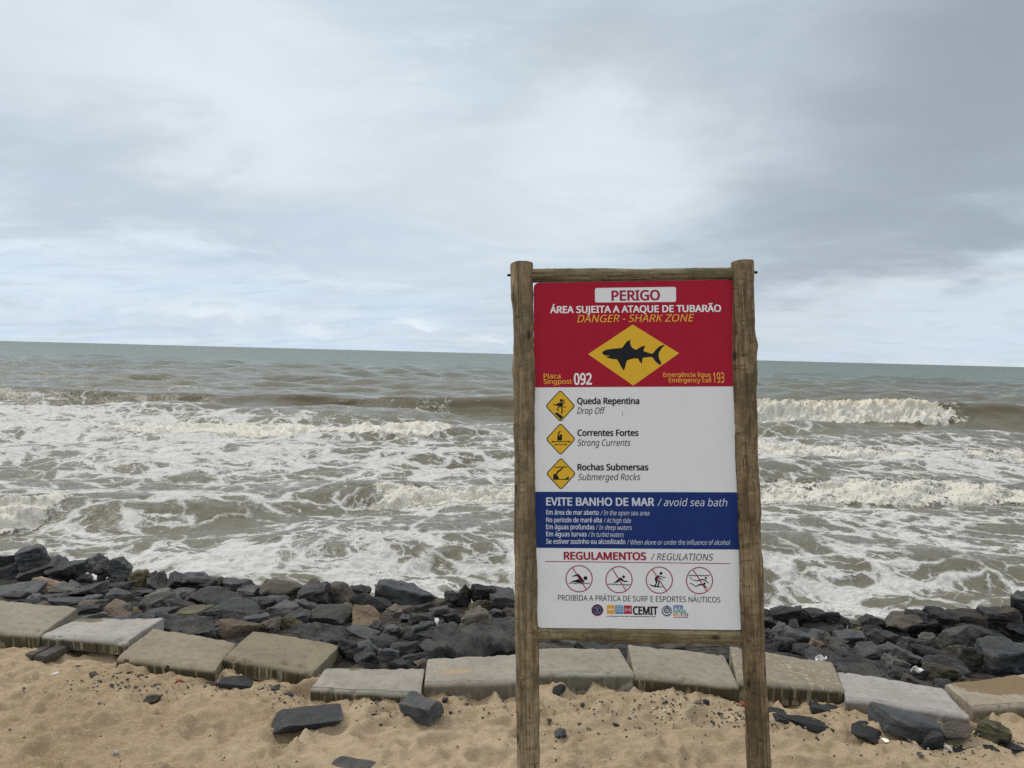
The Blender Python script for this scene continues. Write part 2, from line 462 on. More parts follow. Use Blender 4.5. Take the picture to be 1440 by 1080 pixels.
for k in range(40):                           # short-crested chop of the open water
    lam = 2.2 * (14 / 2.2) ** (k / 39); th = RNG.normal(-pi / 2 + .15, .75); kx, ky = cos(th) * 2 * pi / lam, sin(th) * 2 * pi / lam
    a = .0105 * lam ** .75 * RNG.uniform(.6, 1.4); ph = RNG.uniform(0, 2 * pi)
    wgt = a * sstep(1.8, 3.2, lam / gap) * np.interp(SYf, [40, 62, 90, 400], [0, .6, .9, 1.1])
    arg = kx * SX + ky * SYf + ph + .8 * np.sin(.11 * SX + k)
    Z += wgt * np.sin(arg); DYY -= .8 * wgt * np.cos(arg) * sin(th)
COV = np.zeros_like(SX); ROLLM = np.zeros_like(SX); BRN = np.zeros_like(SX)
nz1 = fbm(SX * .16, SYf * .12, o=3, seed=31)
nz2 = fbm(SX * .7, SYf * .5, o=3, seed=37)
near = SYf < 70
lump = np.zeros_like(SX); ridge = np.zeros_like(SX)
lump[near] = fbm(SX[near] * 1.9, SYf[near] * 2.6, o=5, seed=41, gain=.66)
ridge[near] = 1 - np.abs(fbm(SX[near] * 3.4, SYf[near] * 3.4, o=4, seed=47, gain=.65))

def wave(Yc, pts, wf, wb, broken, wob=.7, lean=0.0, seed=0, lumpy=.22, slope=0.0):
    """a shore-parallel wave: pts = (pixel column, height) along its crest, broken = (column from, to, amount) where it is white water"""
    global Z, DYY, COV, ROLLM, BRN
    xs = np.array([px_x(p, Yc) for p, _ in pts]); hs = np.array([h for _, h in pts])
    h = np.interp(SX, xs, hs)
    yc = Yc + slope * SX + wob * fbm(SX * .13 + seed, np.zeros_like(SX) + seed * 3.7, o=3, seed=60 + seed)
    s = SYf - yc
    prof = np.where(s < 0, np.exp(-(s / wf) ** 2), np.exp(-(np.abs(s) / wb) ** 1.7))
    trough = -.16 * np.exp(-((s + wf * 2.3) / (wf * 1.5)) ** 2)
    br = np.zeros_like(SX)
    for p0, p1, am in broken:
        e = .35 + .02 * Yc
        x0, x1 = px_x(p0, Yc), px_x(p1, Yc)
        xn = SX + .9 * nz2
        br = np.maximum(br, am * sstep(x0 - e, x0 + e, xn) * sstep(x1 + e, x1 - e, xn))
    up = h * (prof + trough)
    Z = Z * (1 - .5 * prof) + up
    DYY = DYY - lean * h * prof ** 2
    face = np.exp(-((s + wf * .35) / (wf * 1.05)) ** 2 * .9) * sstep(-2.2 * wf, -1.0 * wf, s) * sstep(1.7 * wf, .2 * wf, s)
    zone = br * np.clip(face * 1.5, 0, 1) * np.clip(h * 3, 0, 1)
    Z = Z + zone * lumpy * (lump * .70 + (ridge - .55) * .40) * np.clip(.45 + h, 0, 1.3)
    DYY = DYY - zone * lumpy * (.6 * lump + .5)
    ROLLM = np.maximum(ROLLM, zone)
    BRN = np.maximum(BRN, np.clip(h * 1.3, 0, 1) * (1 - .6 * br) * np.exp(-((s + wf * .5) / (wf * 1.2)) ** 2))
    trail = br * sstep(0, wb * .6, s) * sstep(wb * 3.2, wb, s)
    COV = np.maximum(COV, .62 * trail)
    skirt = br * np.exp(-((s + wf * 1.6) / (wf * 1.8)) ** 2) * (h < .7)
    COV = np.maximum(COV, .66 * skirt)

def bump_up(px, py, rpx, rpy, val):
    """foam lying on the water round a place of the sea surface"""
    global COV
    P = at_z(px, py, 0.0)
    rx, ry = rpx * P.y / F, rpy * P.y * P.y / (EYE * F)
    g = np.exp(-(((SX - P.x) / rx) ** 2 + ((SYf - P.y) / ry) ** 2))
    COV = COV + g * (val - COV) if val >= 0 else COV * (1 + g * val)

base = np.interp(SYf, [8, 24, 32, 38, 43, 47, 50], [.44, .44, .42, .36, .24, .10, 0])
COV = base + .10 * nz1 * (base > .05)
for a in [(120, 600, 330, 26, .86), (60, 575, 150, 12, .80), (330, 640, 300, 22, .70), (560, 575, 150, 11, .16), (650, 590, 110, 12, .25),
          (560, 650, 220, 24, .62), (420, 690, 160, 18, .42), (240, 740, 200, 22, .50), (450, 800, 260, 22, .72), (640, 760, 120, 18, .50),
          (150, 790, 200, 22, .66), (1250, 600, 260, 9, .12), (1150, 612, 120, 8, .30), (1250, 648, 300, 16, .85), (1380, 625, 90, 9, .45),
          (1180, 730, 140, 22, .60), (1370, 730, 120, 24, .46), (1150, 800, 120, 22, .64), (1180, 845, 130, 9, .86), (1340, 800, 110, 26, .40),
          (1340, 850, 130, 7, .75), (40, 552, 90, 5, .55), (150, 560, 60, 4, .5), (290, 556, 50, 3, .45), (1090, 860, 60, 10, .25), (650, 830, 120, 10, .74)]:
    bump_up(*a)

wave(48.6, [(-500, .6), (0, .78), (200, .62), (330, .74), (450, .90), (600, .80), (720, .86), (900, .95), (1080, 1.16), (1300, 1.22), (1440, 1.05), (2200, .9)],
     1.7, 4.6, [(1020, 1303, 1.0), (1303, 1352, .35), (606, 628, .5)], wob=.5, lean=.45, seed=1, lumpy=.24)
wave(31.5, [(-400, .0), (100, .20), (250, .28), (430, .32), (600, .46), (660, .46), (720, .25), (850, .1), (1000, .25), (1100, .30), (1250, .30), (1380, .28), (1500, .2)],
     1.15, 2.8, [(165, 618, .76), (1040, 1290, .66), (1370, 1500, .7)], wob=.55, lean=.3, seed=2, lumpy=.22)
wave(21.6, [(-300, 0), (760, 0), (900, .16), (1080, .24), (1250, .26), (1440, .24), (1800, .3)], 1.0, 2.3, [(980, 1460, .72)], wob=.45, lean=.3, seed=3, lumpy=.20)
wave(18.3, [(300, 0), (430, .22), (500, .36), (620, .40), (720, .40), (820, .3), (950, 0)], .9, 2.0, [(490, 850, .8)], wob=.40, lean=.3, seed=4, lumpy=.20)
wave(15.7, [(-600, .3), (-100, .34), (60, .34), (130, .28), (230, .26), (330, .12), (420, 0)], .85, 1.9, [(-500, 128, .78)], wob=.35, lean=.3, seed=5, lumpy=.20)
wave(88, [(-900, .3), (0, .4), (720, .5), (1440, .4), (2400, .3)], 3.2, 6, [], wob=1.5, seed=6)
wave(140, [(-900, .3), (300, .5), (900, .35), (1440, .5), (2400, .3)], 4, 7, [], wob=3, seed=7)
wave(27, [(200, 0), (420, .18), (600, .24), (720, .2), (900, .1)], .9, 1.6, [], wob=.6, seed=8)
wave(13.6, [(300, 0), (500, .16), (720, .2), (1000, .18), (1300, .2), (1500, .15)], .7, 1.3, [], wob=.5, seed=9)
Z = Z + np.where(near, .05 * COV * lump, 0)
verts = np.stack([SX + DX, SYf + DYY, Z], -1)

def m_sea():
    m, t, b = new_mat('sea_water')
    geo = t.node('ShaderNodeNewGeometry')
    p = geo.outputs['Position']; x, y, z = t.sep(p)
    p2 = t.comb(x, y, 0.0)
    cov = t.node('ShaderNodeAttribute', attribute_name='foam_cover').outputs['Fac']
    roll = t.node('ShaderNodeAttribute', attribute_name='white_water').outputs['Fac']
    brn = t.node('ShaderNodeAttribute', attribute_name='wave_front').outputs['Fac']
    wv = t.vec('SUBTRACT', t.noise(p2, .55, 4, .55, color=True), (.5, .5, .5))
    wv0 = t.vec('SUBTRACT', t.noise(p2, .11, 3, .5, color=True), (.5, .5, .5))
    pw = t.vec('ADD', t.mapping(p2, rot=(0, 0, R(-16)), scale=(.80, .95, 1)), t.vec('ADD', t.vec('SCALE', wv, 1.5), t.vec('SCALE', wv0, 3.0)))
    wv2 = t.vec('SUBTRACT', t.noise(p2, 3.0, 4, .6, color=True), (.5, .5, .5))
    pw2 = t.vec('ADD', pw, t.vec('SCALE', wv2, .34))
    fb = t.noise(pw, .55, 5, .58); fs = t.noise(pw2, 6.0, 7, .70); fm = t.noise(pw2, 1.6, 5, .6)
    cv = t.math('ADD', cov, t.math('ADD', t.math('MULTIPLY', t.math('SUBTRACT', fb, .5), 1.15), t.math('MULTIPLY', t.math('SUBTRACT', fm, .5), .55)))
    rag = t.math('MULTIPLY', t.math('SUBTRACT', fs, .5), .42)
    def net(scale, off, k, rg):                 # a net of foam: thin where little lies, closing up where much does
        e = t.voro(pw2, scale, 'DISTANCE_TO_EDGE')
        wd = t.math('MULTIPLY', t.math('SUBTRACT', cv, off), k)
        dd = t.math('SUBTRACT', wd, t.math('ADD', e, t.math('MULTIPLY', rag, rg)))
        return t.ramp(dd, -.045, .075)
    has = t.ramp(cov, .02, .12)
    lace = t.math('MAXIMUM', net(.95, .27, .42, .50), t.math('MAXIMUM', net(2.3, .40, .42, .7), net(5.0, .60, .50, .9)))
    lace = t.math('MULTIPLY', lace, t.math('MULTIPLY', has, t.ramp(fs, .25, .55, .55, 1.0)))
    thin = t.math('MULTIPLY', t.math('MULTIPLY', t.ramp(t.math('ADD', cv, t.math('MULTIPLY', rag, 1.2)), .48, .95), .30), has)
    tb = t.noise(p, 2.6, 8, .72); tb2 = t.noise(p, 11, 6, .75)
    rm = t.ramp(t.math('ADD', roll, t.math('ADD', t.math('MULTIPLY', t.math('SUBTRACT', tb, .5), 1.5), t.math('MULTIPLY', t.math('SUBTRACT', tb2, .5), 1.0))), .26, .46)
    rm = t.math('MULTIPLY', rm, t.ramp(roll, .02, .14))
    # a few far white caps
    capn = t.noise(t.mapping(p2, scale=(.05, .11, 1)), 1.0, 6, .62)
    cap = t.math('MULTIPLY', t.ramp(capn, .735, .76), t.math('MULTIPLY', t.ramp(y, 52, 60), t.ramp(y, 260, 140)))
    foam = t.math('MAXIMUM', t.math('MAXIMUM', lace, thin), t.math('MAXIMUM', rm, cap))
    # water body: silty olive brown inshore, greener offshore
    far = t.ramp(y, 48, 210)
    wn = t.noise(t.mapping(p2, scale=(.03, .06, 1)), 1.0, 4, .6)
    wc = t.mix(far, (.142, .132, .090), (.120, .158, .132))
    wc = t.mix(t.ramp(wn, .40, .66, 0, .5), wc, t.mix(far, (.098, .090, .060), (.078, .112, .096)))
    wc = t.mix(t.math('MULTIPLY', brn, .78), wc, (.085, .070, .042))  # front of each wave mixed towards a darker brown
    fcol = t.mix(t.ramp(tb, .36, .62), (.80, .79, .75), (.70, .665, .58))
    fcol = t.mix(t.math('MULTIPLY', rm, t.ramp(z, .45, 1.3, .05, .6)), t.mix(rm, (.58, .58, .57), fcol), (.70, .62, .47))
    col = t.mix(foam, wc, fcol)
    rip = t.noise(t.mapping(p2, scale=(1.0, 1.5, 1)), 3.2, 7, .64, .3)
    rip2 = t.noise(t.mapping(p2, scale=(.5, 1.0, 1), rot=(0, 0, R(12))), .42, 6, .62, .2)
    b1 = t.bump(rip, t.ramp(y, 12, 200, .55, .9), .06)
    b2 = t.bump(rip2, t.ramp(y, 30, 80, .3, 1.0), t.ramp(y, 30, 900, .40, 2.0, smooth=False), b1)
    rip3 = t.noise(t.mapping(p2, scale=(.5, 1.1, 1), rot=(0, 0, R(-9))), .10, 6, .66, .2)
    b2 = t.bump(rip3, t.ramp(y, 50, 140, 0, 1.0), t.ramp(y, 60, 2000, 1.0, 4.0, smooth=False), b2)
    fh = t.math('ADD', t.math('MULTIPLY', foam, .55), t.math('MULTIPLY', t.math('MULTIPLY', rm, t.math('ADD', tb, tb2)), 1.0))
    b3 = t.bump(fh, .75, .07, b2)
    rough = t.math('ADD', t.ramp(y, 15, 300, .13, .34), t.math('MULTIPLY', foam, .6), clamp=True)
    set_b(t, b, col, rough, b3, spec=t.math('MULTIPLY_ADD', foam, -.34, .46), IOR=1.333)
    return m

sea = mesh_np('sea', verts, grid_faces(len(SY), len(tcol)), m_sea())
for nm, arr in (('foam_cover', COV), ('white_water', ROLLM), ('wave_front', BRN)):
    sea.data.attributes.new(nm, 'FLOAT', 'POINT').data.foreach_set('value', np.clip(arr, 0, 1).astype(np.float32))
tag(sea, kind='structure')

# ------------------------------------------------------------------ concrete slabs along the edge of the sand
#  back-left, back-right, front-right, front-left (top edge), bottom-left, bottom-right : where each corner was measured
SLABS = [
    ((-60, 840), (109, 853), (54, 893), (-90, 883), (-90, 905), (50, 912.5)),
    ((111, 866.7), (230.5, 871), (178, 901), (53, 894.5), (53, 911), (175.5, 923)),
    ((215, 885), (333, 901), (301, 942), (164, 923.6), (160.5, 944.5), (300, 960)),
    ((355.6, 888), (479, 905), (437.5, 946.7), (314, 923.6), (312.5, 946), (433, 967.5)),
    ((458, 937), (597, 942), (591, 974), (436, 969), (433, 988), (593, 998)),
    ((601, 927), (735, 919), (737, 958), (597, 960.5), (597, 984), (737, 981)),
    ((739, 911), (870, 911), (892, 946.7), (740, 947), (740, 972), (892, 972)),
    ((883, 906), (1018, 919), (1039, 965), (892, 949), (892, 972), (1040, 987)),
    ((1026, 908), (1170.5, 931), (1187, 969), (1037, 958), (1041, 985), (1186, 995)),
    ((1176, 944.5), (1326, 965), (1363.6, 1008), (1190, 980), (1195.5, 1002), (1363.6, 1027)),
    ((1329, 962), (1470, 942), (1500, 987), (1370.5, 994), (1370.5, 1016), (1500, 1006)),
]
TONE = [(.250, .232, .175), (.330, .325, .285), (.235, .210, .148), (.205, .182, .122), (.285, .275, .225), (.290, .275, .222),
        (.270, .255, .198), (.250, .235, .178), (.225, .205, .150), (.325, .325, .295), (.300, .270, .200)]
LAB = ['long olive grey concrete slab at the left end of the row, highest in the picture',
       'pale grey concrete slab with a dark wet corner, propped on two timber offcuts',
       'third concrete slab from the left, olive grey with two dark notches in its front face',
       'darkest olive concrete slab, with a flat black stone lying at its front corner',
       'grey concrete slab behind the black flat stone and the squarish boulder on the sand',
       'concrete slab with spilled sand on its top, just left of the left signpost',
       'concrete slab under the sign with a pale dry patch along its front face',
       'tilted concrete slab under the sign with its right end turned towards the sand',
       'concrete slab crossed by the right signpost, with pale crust on its top',
       'pale grey concrete slab right of the sign with a big dark boulder leaning on it',
       'brownish concrete slab at the right end, with a wet brown patch on top']
SLABX = []
TONE = [(a * 1.10, b * 1.045, c * 1.10) for a, b, c in TONE]
for i, q in enumerate(SLABS):
    bl, br, fr, fl, bbl, bbr = q
    A = at_z(*bbl, 1.40); B = at_z(*bbr, 1.40)
    TL = at_y(*fl, A.y); TR = at_y(*fr, B.y)
    zt = (TL.z + TR.z) / 2
    BL = at_z(*bl, zt); BR = at_z(*br, zt)
    # keep the slab close to a rectangle
    dl, dr = (BL - TL), (BR - TR)
    O = Vector((A.x, A.y, zt)); ex = Vector((B.x - A.x, B.y - A.y, 0)); wd = ex.length; ex.normalize(); ey = Vector((-ex.y, ex.x, 0))
    loc = lambda P: ((P - O).dot(ex), (P - O).dot(ey))
    p00, p10, p01, p11 = loc(TL), loc(TR), loc(BL), loc(BR)
    zl, zr = TL.z - zt, TR.z - zt
    H = zt - 1.385 if i != 1 else zt - 1.402
    prof = []                               # (t along depth, dy offset, dz)
    rr = .034
    prof += [(0, .012, -H), (0, .006, -H * .72), (0, .004, -H * .5)]
    for k in range(7):
        a = pi / 2 * k / 6
        prof.append((0, rr - rr * cos(a), -rr + rr * sin(a)))
    for k in range(1, 16): prof.append((k / 16, 0, 0))
    for k in range(4):
        a = pi / 2 * k / 3
        prof.append((1, -.012 + .012 * sin(a), -.012 + .012 * cos(a)))
    prof += [(1, 0, -H * .5), (1, -.004, -H)]
    nx = 56; P = []
    for a in range(nx):
        s = a / (nx - 1)
        endr = min(s, 1 - s) * wd
        ntch = .022 if i == 2 and min(abs(s - .10), abs(s - .53)) < .011 else 0.0
        for (tt, oy, oz) in prof:
            fx = p00[0] + (p10[0] - p00[0]) * s; fy = p00[1] + (p10[1] - p00[1]) * s
            bx = p01[0] + (p11[0] - p01[0]) * s; by = p01[1] + (p11[1] - p01[1]) * s
            X = fx + (bx - fx) * tt; Y = fy + (by - fy) * tt + oy + (ntch if tt == 0 and oz < -.012 else 0)
            zz = oz + (zl + (zr - zl) * s) * (1 if oz > -H * .9 else 0)
            if endr < .008 and oz > -.02: zz -= .006
            P.append((X, Y, zz))
    P = np.array(P); nj = len(prof)
    nn = fbm(P[:, 0] * 9, P[:, 1] * 9, P[:, 2] * 9, o=4, seed=100 + i)
    ch = np.clip(fbm(P[:, 0] * 14, P[:, 1] * 14, P[:, 2] * 14, o=3, seed=200 + i) - .38, 0, 1)
    edge = (np.tile(np.array([1 if (2 < k < 12 or k > nj - 7) else 0 for k in range(nj)]), nx))
    P[:, 2] += .005 * nn - .026 * ch * edge; P[:, 1] += .004 * nn + .020 * ch * edge
    fc = []
    for a in range(nx - 1):
        for k in range(nj - 1):
            fc.append((a * nj + k, a * nj + k + 1, (a + 1) * nj + k + 1, (a + 1) * nj + k)[::-1])
        fc.append((a * nj + nj - 1, a * nj, (a + 1) * nj, (a + 1) * nj + nj - 1)[::-1])
    fc.append(tuple(range(nj))); fc.append(tuple(range((nx - 1) * nj, nx * nj))[::-1])
    wet = {1: (.10, .46, .20, .16), 2: (.62, .52, .16, .06), 4: (.22, .34, .08, .04), 5: (.20, .17, .10, .05, (.38, .28, .165)), 10: (.45, .28, .34, .17, (.16, .105, .045))}.get(i)
    dry = {6: (.45, -.002, .30, .020)}.get(i)
    m = m_concrete('concrete_%s' % 'abcdefghijk'[i], TONE[i], [.95, .95, 1.0, 1.0, .95, .5, .7, 1.0, 1.0, .35, .55][i], wet, i * 3.71, dry, crust={8: .9, 7: .35}.get(i, .12))
    o = mesh_np('concrete_slab', P, fc, m)
    es = o.modifiers.new('edge', 'EDGE_SPLIT'); es.split_angle = R(50)
    o.matrix_world = Matrix(((ex.x, ey.x, 0, O.x), (ex.y, ey.y, 0, O.y), (0, 0, 1, O.z), (0, 0, 0, 1)))
    tag(o, LAB[i], 'concrete slab', 'concrete slabs along the sand edge', kind='thing')
    SLABX.append((bbl[0] + bbr[0]) / 2)

# ------------------------------------------------------------------ rocks
def ico(level):
    bm = bmesh.new(); bmesh.ops.create_icosphere(bm, subdivisions=level, radius=1)
    bm.verts.ensure_lookup_table()
    v = np.array([x.co[:] for x in bm.verts]); f = np.array([[x.index for x in q.verts] for q in bm.faces]); bm.free()
    return v, f
ICO = {k: ico(k) for k in (3, 5)}
ICO4 = ico(5)

def rock_mesh(seed, size, level=5, shape='angular', rough=.05):
    """an angular stone: a few random cutting planes on a sphere, edges worn a little, surface chipped"""
    r = np.random.default_rng(seed)
    v, f = ICO[level]
    npl = int(r.integers(9, 15))
    n = r.normal(size=(npl, 3)); n /= np.linalg.norm(n, axis=1)[:, None]
    dd = r.uniform(.45, .92, npl)
    if shape == 'flat':
        n = np.vstack([n, [[.12, .05, 1], [0, .1, -1]]]); dd = np.append(dd, [.42, .5])
    if shape == 'block':
        n = n[:6]; dd = r.uniform(.80, 1.12, 6)
    q_ = np.linalg.qr(r.normal(size=(3, 3)) * (.16 if shape in ('block', 'flat') else .05) + np.eye(3))[0]
    bx = r.uniform(.62, .85, 6) if shape == 'block' else np.full(6, .95)
    if shape == 'block':
        n = np.vstack([n, q_, -q_]); dd = np.append(dd, bx)
    n = np.vstack([n, np.eye(3), -np.eye(3)]); dd = np.append(dd, np.full(6, .95))
    n /= np.linalg.norm(n, axis=1)[:, None]
    q = np.clip(v @ n.T / dd, 0, None)
    pw = r.uniform(30, 80)
    rad = (q ** pw).sum(1) ** (-1 / pw)
    P = v * rad[:, None]
    P -= (P.max(0) + P.min(0)) / 2; P /= (P.max(0) - P.min(0))       # unit box
    S_ = np.array(size)
    P = P * S_
    sc = 1 / max(size)
    n1_ = fbm(P[:, 0] * 4 * sc + seed, P[:, 1] * 4 * sc, P[:, 2] * 4 * sc, o=4, seed=seed % 97, gain=.55)
    st = vnoise(P[:, 0] * 3 * sc, P[:, 1] * 3 * sc + seed, P[:, 2] * 14 * sc, seed=seed % 89)
    dv = v / (S_ / max(size)); dv /= np.linalg.norm(dv, axis=1)[:, None]
    P += dv * (min(size) * rough * (n1_ * .9 + .45 * st))[:, None]
    return P, f

COUNT = [0]
def rock(name, px, py, wpx, hpx, col, tilt=0.0, on='bank', flat=None, depth=None, size=None, P=None, sink=.3, turn=None, rough=.085):
    """stone about wpx x hpx pixels of the photograph large, lying where that pixel meets the bank"""
    COUNT[0] += 1
    sd_ = 1000 + COUNT[0] * 17
    r = random.Random(sd_)
    if P is None:
        hz0 = hpx * 7 / F
        P = on_ground(px, py, lift=hz0 * (.5 - sink))
    dist = (P - CAM).dot(FW)
    wx = wpx * dist / F * (.98 if flat else 1.06)
    dep = depth if depth else wx * r.uniform(.65, .95)
    hz = sqrt(max((hpx * dist / F) ** 2 - (.30 * dep) ** 2, (.55 * hpx * dist / F) ** 2)) * 1.06
    if flat == 'flat':
        hz = .42 * hpx * dist / F; dep = .80 * hpx * dist / F / .42
    if size: wx, dep, hz = size
    shape = flat or ('block' if r.random() < .22 else ('flat' if hz < .55 * wx else 'angular'))
    V, f = rock_mesh(sd_, (wx, dep, hz), 5 if wpx > 16 else 3, shape, rough)
    o = mesh_np(name, V, f, ROCK[col][1])
    es = None
    o.location = P
    o.rotation_euler = (r.uniform(-.12, .12), -tilt, turn if turn is not None else r.uniform(-.45, .45))
    return o, wx, hz

BANK = """-8 779 26 795 k .2;25 767 65 802 k .1;-10 792 36 822 k .35;32 788 88 812 k .3;72 790 122 815 k .2;123 781 155 814 k .5;152 787 186 814 k -.2
150 802 180 824 k .3;103 808 132 822 k -.1;44 814 92 833 t -.15;136 807 149 822 g 0;-6 822 56 842 k .1;10 833 36 846 g 0;38 835 62 847 g 0;70 838 116 854 k 0
104 821 150 844 k .3;127 827 154 841 k .1;92 817 113 833 k -.2;72 828 98 842 b 0;147 831 195 852 k -.05;113 842 146 856 b .1;138 850 201 870 t -.1
155 818 186 834 k .2;119 837 143 848 k .1;112 851 141 868 d 0;180 803 208 831 m 0;205 804 225 821 k .2;221 803 237 820 k 0;207 816 249 833 k -.25
229 807 281 830 k -.15;256 806 301 823 k -.1;268 811 316 833 k -.3;300 812 319 826 g -.1;315 814 359 839 k .1;335 826 362 843 k 0;357 824 376 843 g 0
186 828 219 842 k .1;197 831 242 856 g .35;214 838 250 861 g .5;239 827 269 840 k 0;247 831 277 851 k .3;264 828 337 860 k -.15;288 825 315 839 k 0
317 831 337 844 m 0;304 848 365 873 k -.1;242 853 291 870 m .15;286 857 309 874 k 0;178 847 201 868 k -.2;203 855 247 870 k .1;240 846 276 860 b -.1
288 871 359 901 t -.08;351 839 384 863 k .2;344 866 377 887 k .1;369 816 429 850 b -.15;354 839 403 858 k .1;426 817 457 834 b .2;451 824 474 836 k -.2
419 827 463 863 k .3;461 819 495 864 b .65;493 824 521 844 k 0;491 835 546 868 d -.3;525 821 543 842 g 0;375 847 423 872 k .15;414 845 452 868 g -.3
403 857 441 882 k .3;433 854 493 883 g .1;467 847 491 868 m -.5;493 857 537 885 t -.25;539 853 566 874 b .2;393 867 421 892 m -.6;365 869 395 894 b .3
488 884 531 899 k -.1;519 875 543 894 k -.3;537 881 563 903 g -.5;518 893 561 920 d 0;484 899 531 934 k -.5;534 819 621 860 k -.2;555 834 573 850 t -.4
575 837 601 854 g .1;597 841 634 857 b .15;543 852 581 872 b .1;577 849 611 868 b .3;605 849 640 874 k .2;627 831 651 864 d .3;645 822 664 864 b .1
661 824 693 847 d -.2;685 830 728 852 k -.1;660 844 689 870 m .1;641 857 691 896 b .2;687 854 716 872 k -.1;709 855 734 874 b -.1;685 868 731 892 k .3
557 865 583 878 k 0;579 862 613 887 g -.3;562 877 613 906 k .3;605 881 631 902 k .3;621 862 649 884 d 0;624 877 646 900 k .4;538 879 563 904 k -.4
554 904 601 934 d .2;1068 857 1092 876 k 0;1084 851 1125 882 d .1;1064 862 1106 892 g -.4;1117 856 1146 874 b -.2;1131 856 1163 870 k -.05;1155 857 1181 878 k -.2
1173 867 1193 882 d -.4;1119 865 1175 894 k .1;1107 872 1123 894 g .3;1084 879 1106 900 k .2;1073 885 1095 907 k 0;1117 883 1141 896 k .1;1137 885 1166 902 g -.2
1157 883 1181 902 d 0;1174 881 1201 896 b 0;1190 879 1216 896 m .2;1107 888 1151 914 k -.1;1085 895 1115 922 k -.4;1112 907 1141 924 d .1;1137 901 1161 922 t -.3
1171 889 1217 916 k .3;1207 865 1242 886 k -.1;1211 877 1247 904 k .3;1194 874 1217 887 b .1;1219 887 1263 910 k -.2;1240 862 1300 886 b .2;1275 857 1308 874 k 0
1301 855 1343 880 d -.2;1335 860 1381 878 b .05;1377 856 1413 880 k -.1;1399 852 1442 874 b -.1;1418 836 1458 868 k 0;1269 865 1321 900 k .3;1249 885 1279 900 k 0
1267 896 1297 922 g -.1;1291 891 1321 918 g .3;1317 881 1351 907 d .3;1315 885 1363 917 g .3;1344 879 1415 916 k -.2;1319 871 1401 888 k 0;1389 871 1421 902 b -.5
1375 867 1401 882 k -.1;1409 864 1447 888 k -.1;1235 889 1263 910 k -.1;1235 905 1271 920 k -.15;1249 914 1299 944 k -.2;1284 911 1336 942 d -.1;1335 911 1377 954 b -.3
1307 924 1356 957 k -.5;1371 904 1441 957 k .1;1424 899 1452 932 k -.1;1294 931 1337 960 m -.15;1440 875 1490 905 k .1;1445 905 1500 940 k -.1;1450 850 1490 880 b 0;474 902 506 936 d -.2;500 914 537 941 k .1;530 912 562 940 k -.2;545 924 586 944 d .1;572 915 600 940 k .2;1200 908 1238 932 k .2;1240 922 1276 946 g -.1;1158 908 1186 928 k .1;1270 938 1302 960 d 0;1214 930 1247 950 k -.2;1180 926 1214 946 d .2;1226 910 1256 930 k .1;1252 940 1280 956 k 0"""
ROCKS = []
for line in BANK.split('\n'):
    for it in line.split(';'):
        a = it.split()
        x0, y0, x1, y1 = map(float, a[:4])
        o, wx, hz = rock('boulder', (x0 + x1) / 2, (y0 + y1) / 2, x1 - x0, y1 - y0, a[4], float(a[5]))
        ROCKS.append((o, a[4], x1 - x0, y1 - y0))
        lo = o.location; zb_ = float(bank_base(line_d(lo.x, lo.y)))
        if lo.z - hz * .5 > zb_ + .06:                      # what it lies on
            hh_ = lo.z - hz * .35 - zb_ + .1; P = Vector((lo.x + .05, lo.y + .06, lo.z - hz * .35 - hh_ / 2)); k_ = F / (P - CAM).dot(FW)
            o2, _, _ = rock('boulder', 0, 0, max(wx * .9, .25) * k_, hh_ * k_, 'k', 0, P=P); ROCKS.append((o2, 'k', wx * k_, hh_ * k_))
# stones filling the bank between those, sunk lower
tries = 0; placed = [(o.location.x, o.location.y) for o, *_ in ROCKS]; nfill = 0
BOX = [tuple(map(float, it.split()[:4])) for line in BANK.split('\n') for it in line.split(';')]
while nfill < 108 and tries < 30000:
    tries += 1
    x = random.uniform(-6.4, 6.4); d = random.uniform(.5, 3.9); y = d + 5.03 - .12 * x
    if d < .75 and random.random() < .6: continue
    if any((x - a) ** 2 + (y - b_) ** 2 < .11 ** 2 for a, b_ in placed): continue
    z = bank_base(d); P = Vector((x, y, z - .03)); pxx, pyy = px_of(P)
    if pxx < -90 or pxx > 1530: continue
    if any(a + 3 < pxx < c_ - 3 and b_ + 2 < pyy < e_ - 1 for a, b_, c_, e_ in BOX): continue
    dist = (P - CAM).dot(FW); s = random.uniform(.16, .34)
    c = random.choices('kdgbm', (6, 3, 2, 1.6, .5))[0]
    o, wx, hz = rock('boulder', pxx, pyy, s * F / dist, s * random.uniform(.45, .7) * F / dist, c, random.uniform(-.4, .4), P=P)
    placed.append((x, y)); ROCKS.append((o, c, s * F / dist, s * .55 * F / dist)); nfill += 1

ORD = ['first', 'second', 'third', 'fourth', 'fifth', 'sixth', 'seventh', 'eighth', 'ninth', 'tenth', 'eleventh', 'twelfth']
keys = {}
for o, c, wp, hp in ROCKS:
    pxx, _ = px_of(o.location); d = line_d(o.location.x, o.location.y)
    k = min(range(11), key=lambda j: abs(SLABX[j] - pxx))
    row = 'top row by the water' if d > 2.3 else ('middle of the bank' if d > 1.15 else 'lowest row')
    sz = 'big' if wp > 50 else ('small' if wp < 28 else 'medium')
    sh = 'upright' if hp > wp * .95 else ('flat' if hp < wp * .45 else 'angular')
    keys.setdefault((sz, ROCK[c][0], sh, row, k), []).append((pxx, o))
for (sz, cn, sh, row, k), lst in keys.items():
    lst.sort(key=lambda q: q[0])
    for j, (_, o) in enumerate(lst):
        lab = f'{sz} {cn} {sh} boulder, {row}, behind the {ORD[k]} slab from left'
        if len(lst) > 1: lab = f'{sz} {cn} {sh} boulder, {row}, behind {ORD[k]} slab, {ORD[j]} from left'
        tag(o, lab, 'boulder', 'boulders of the rock bank')

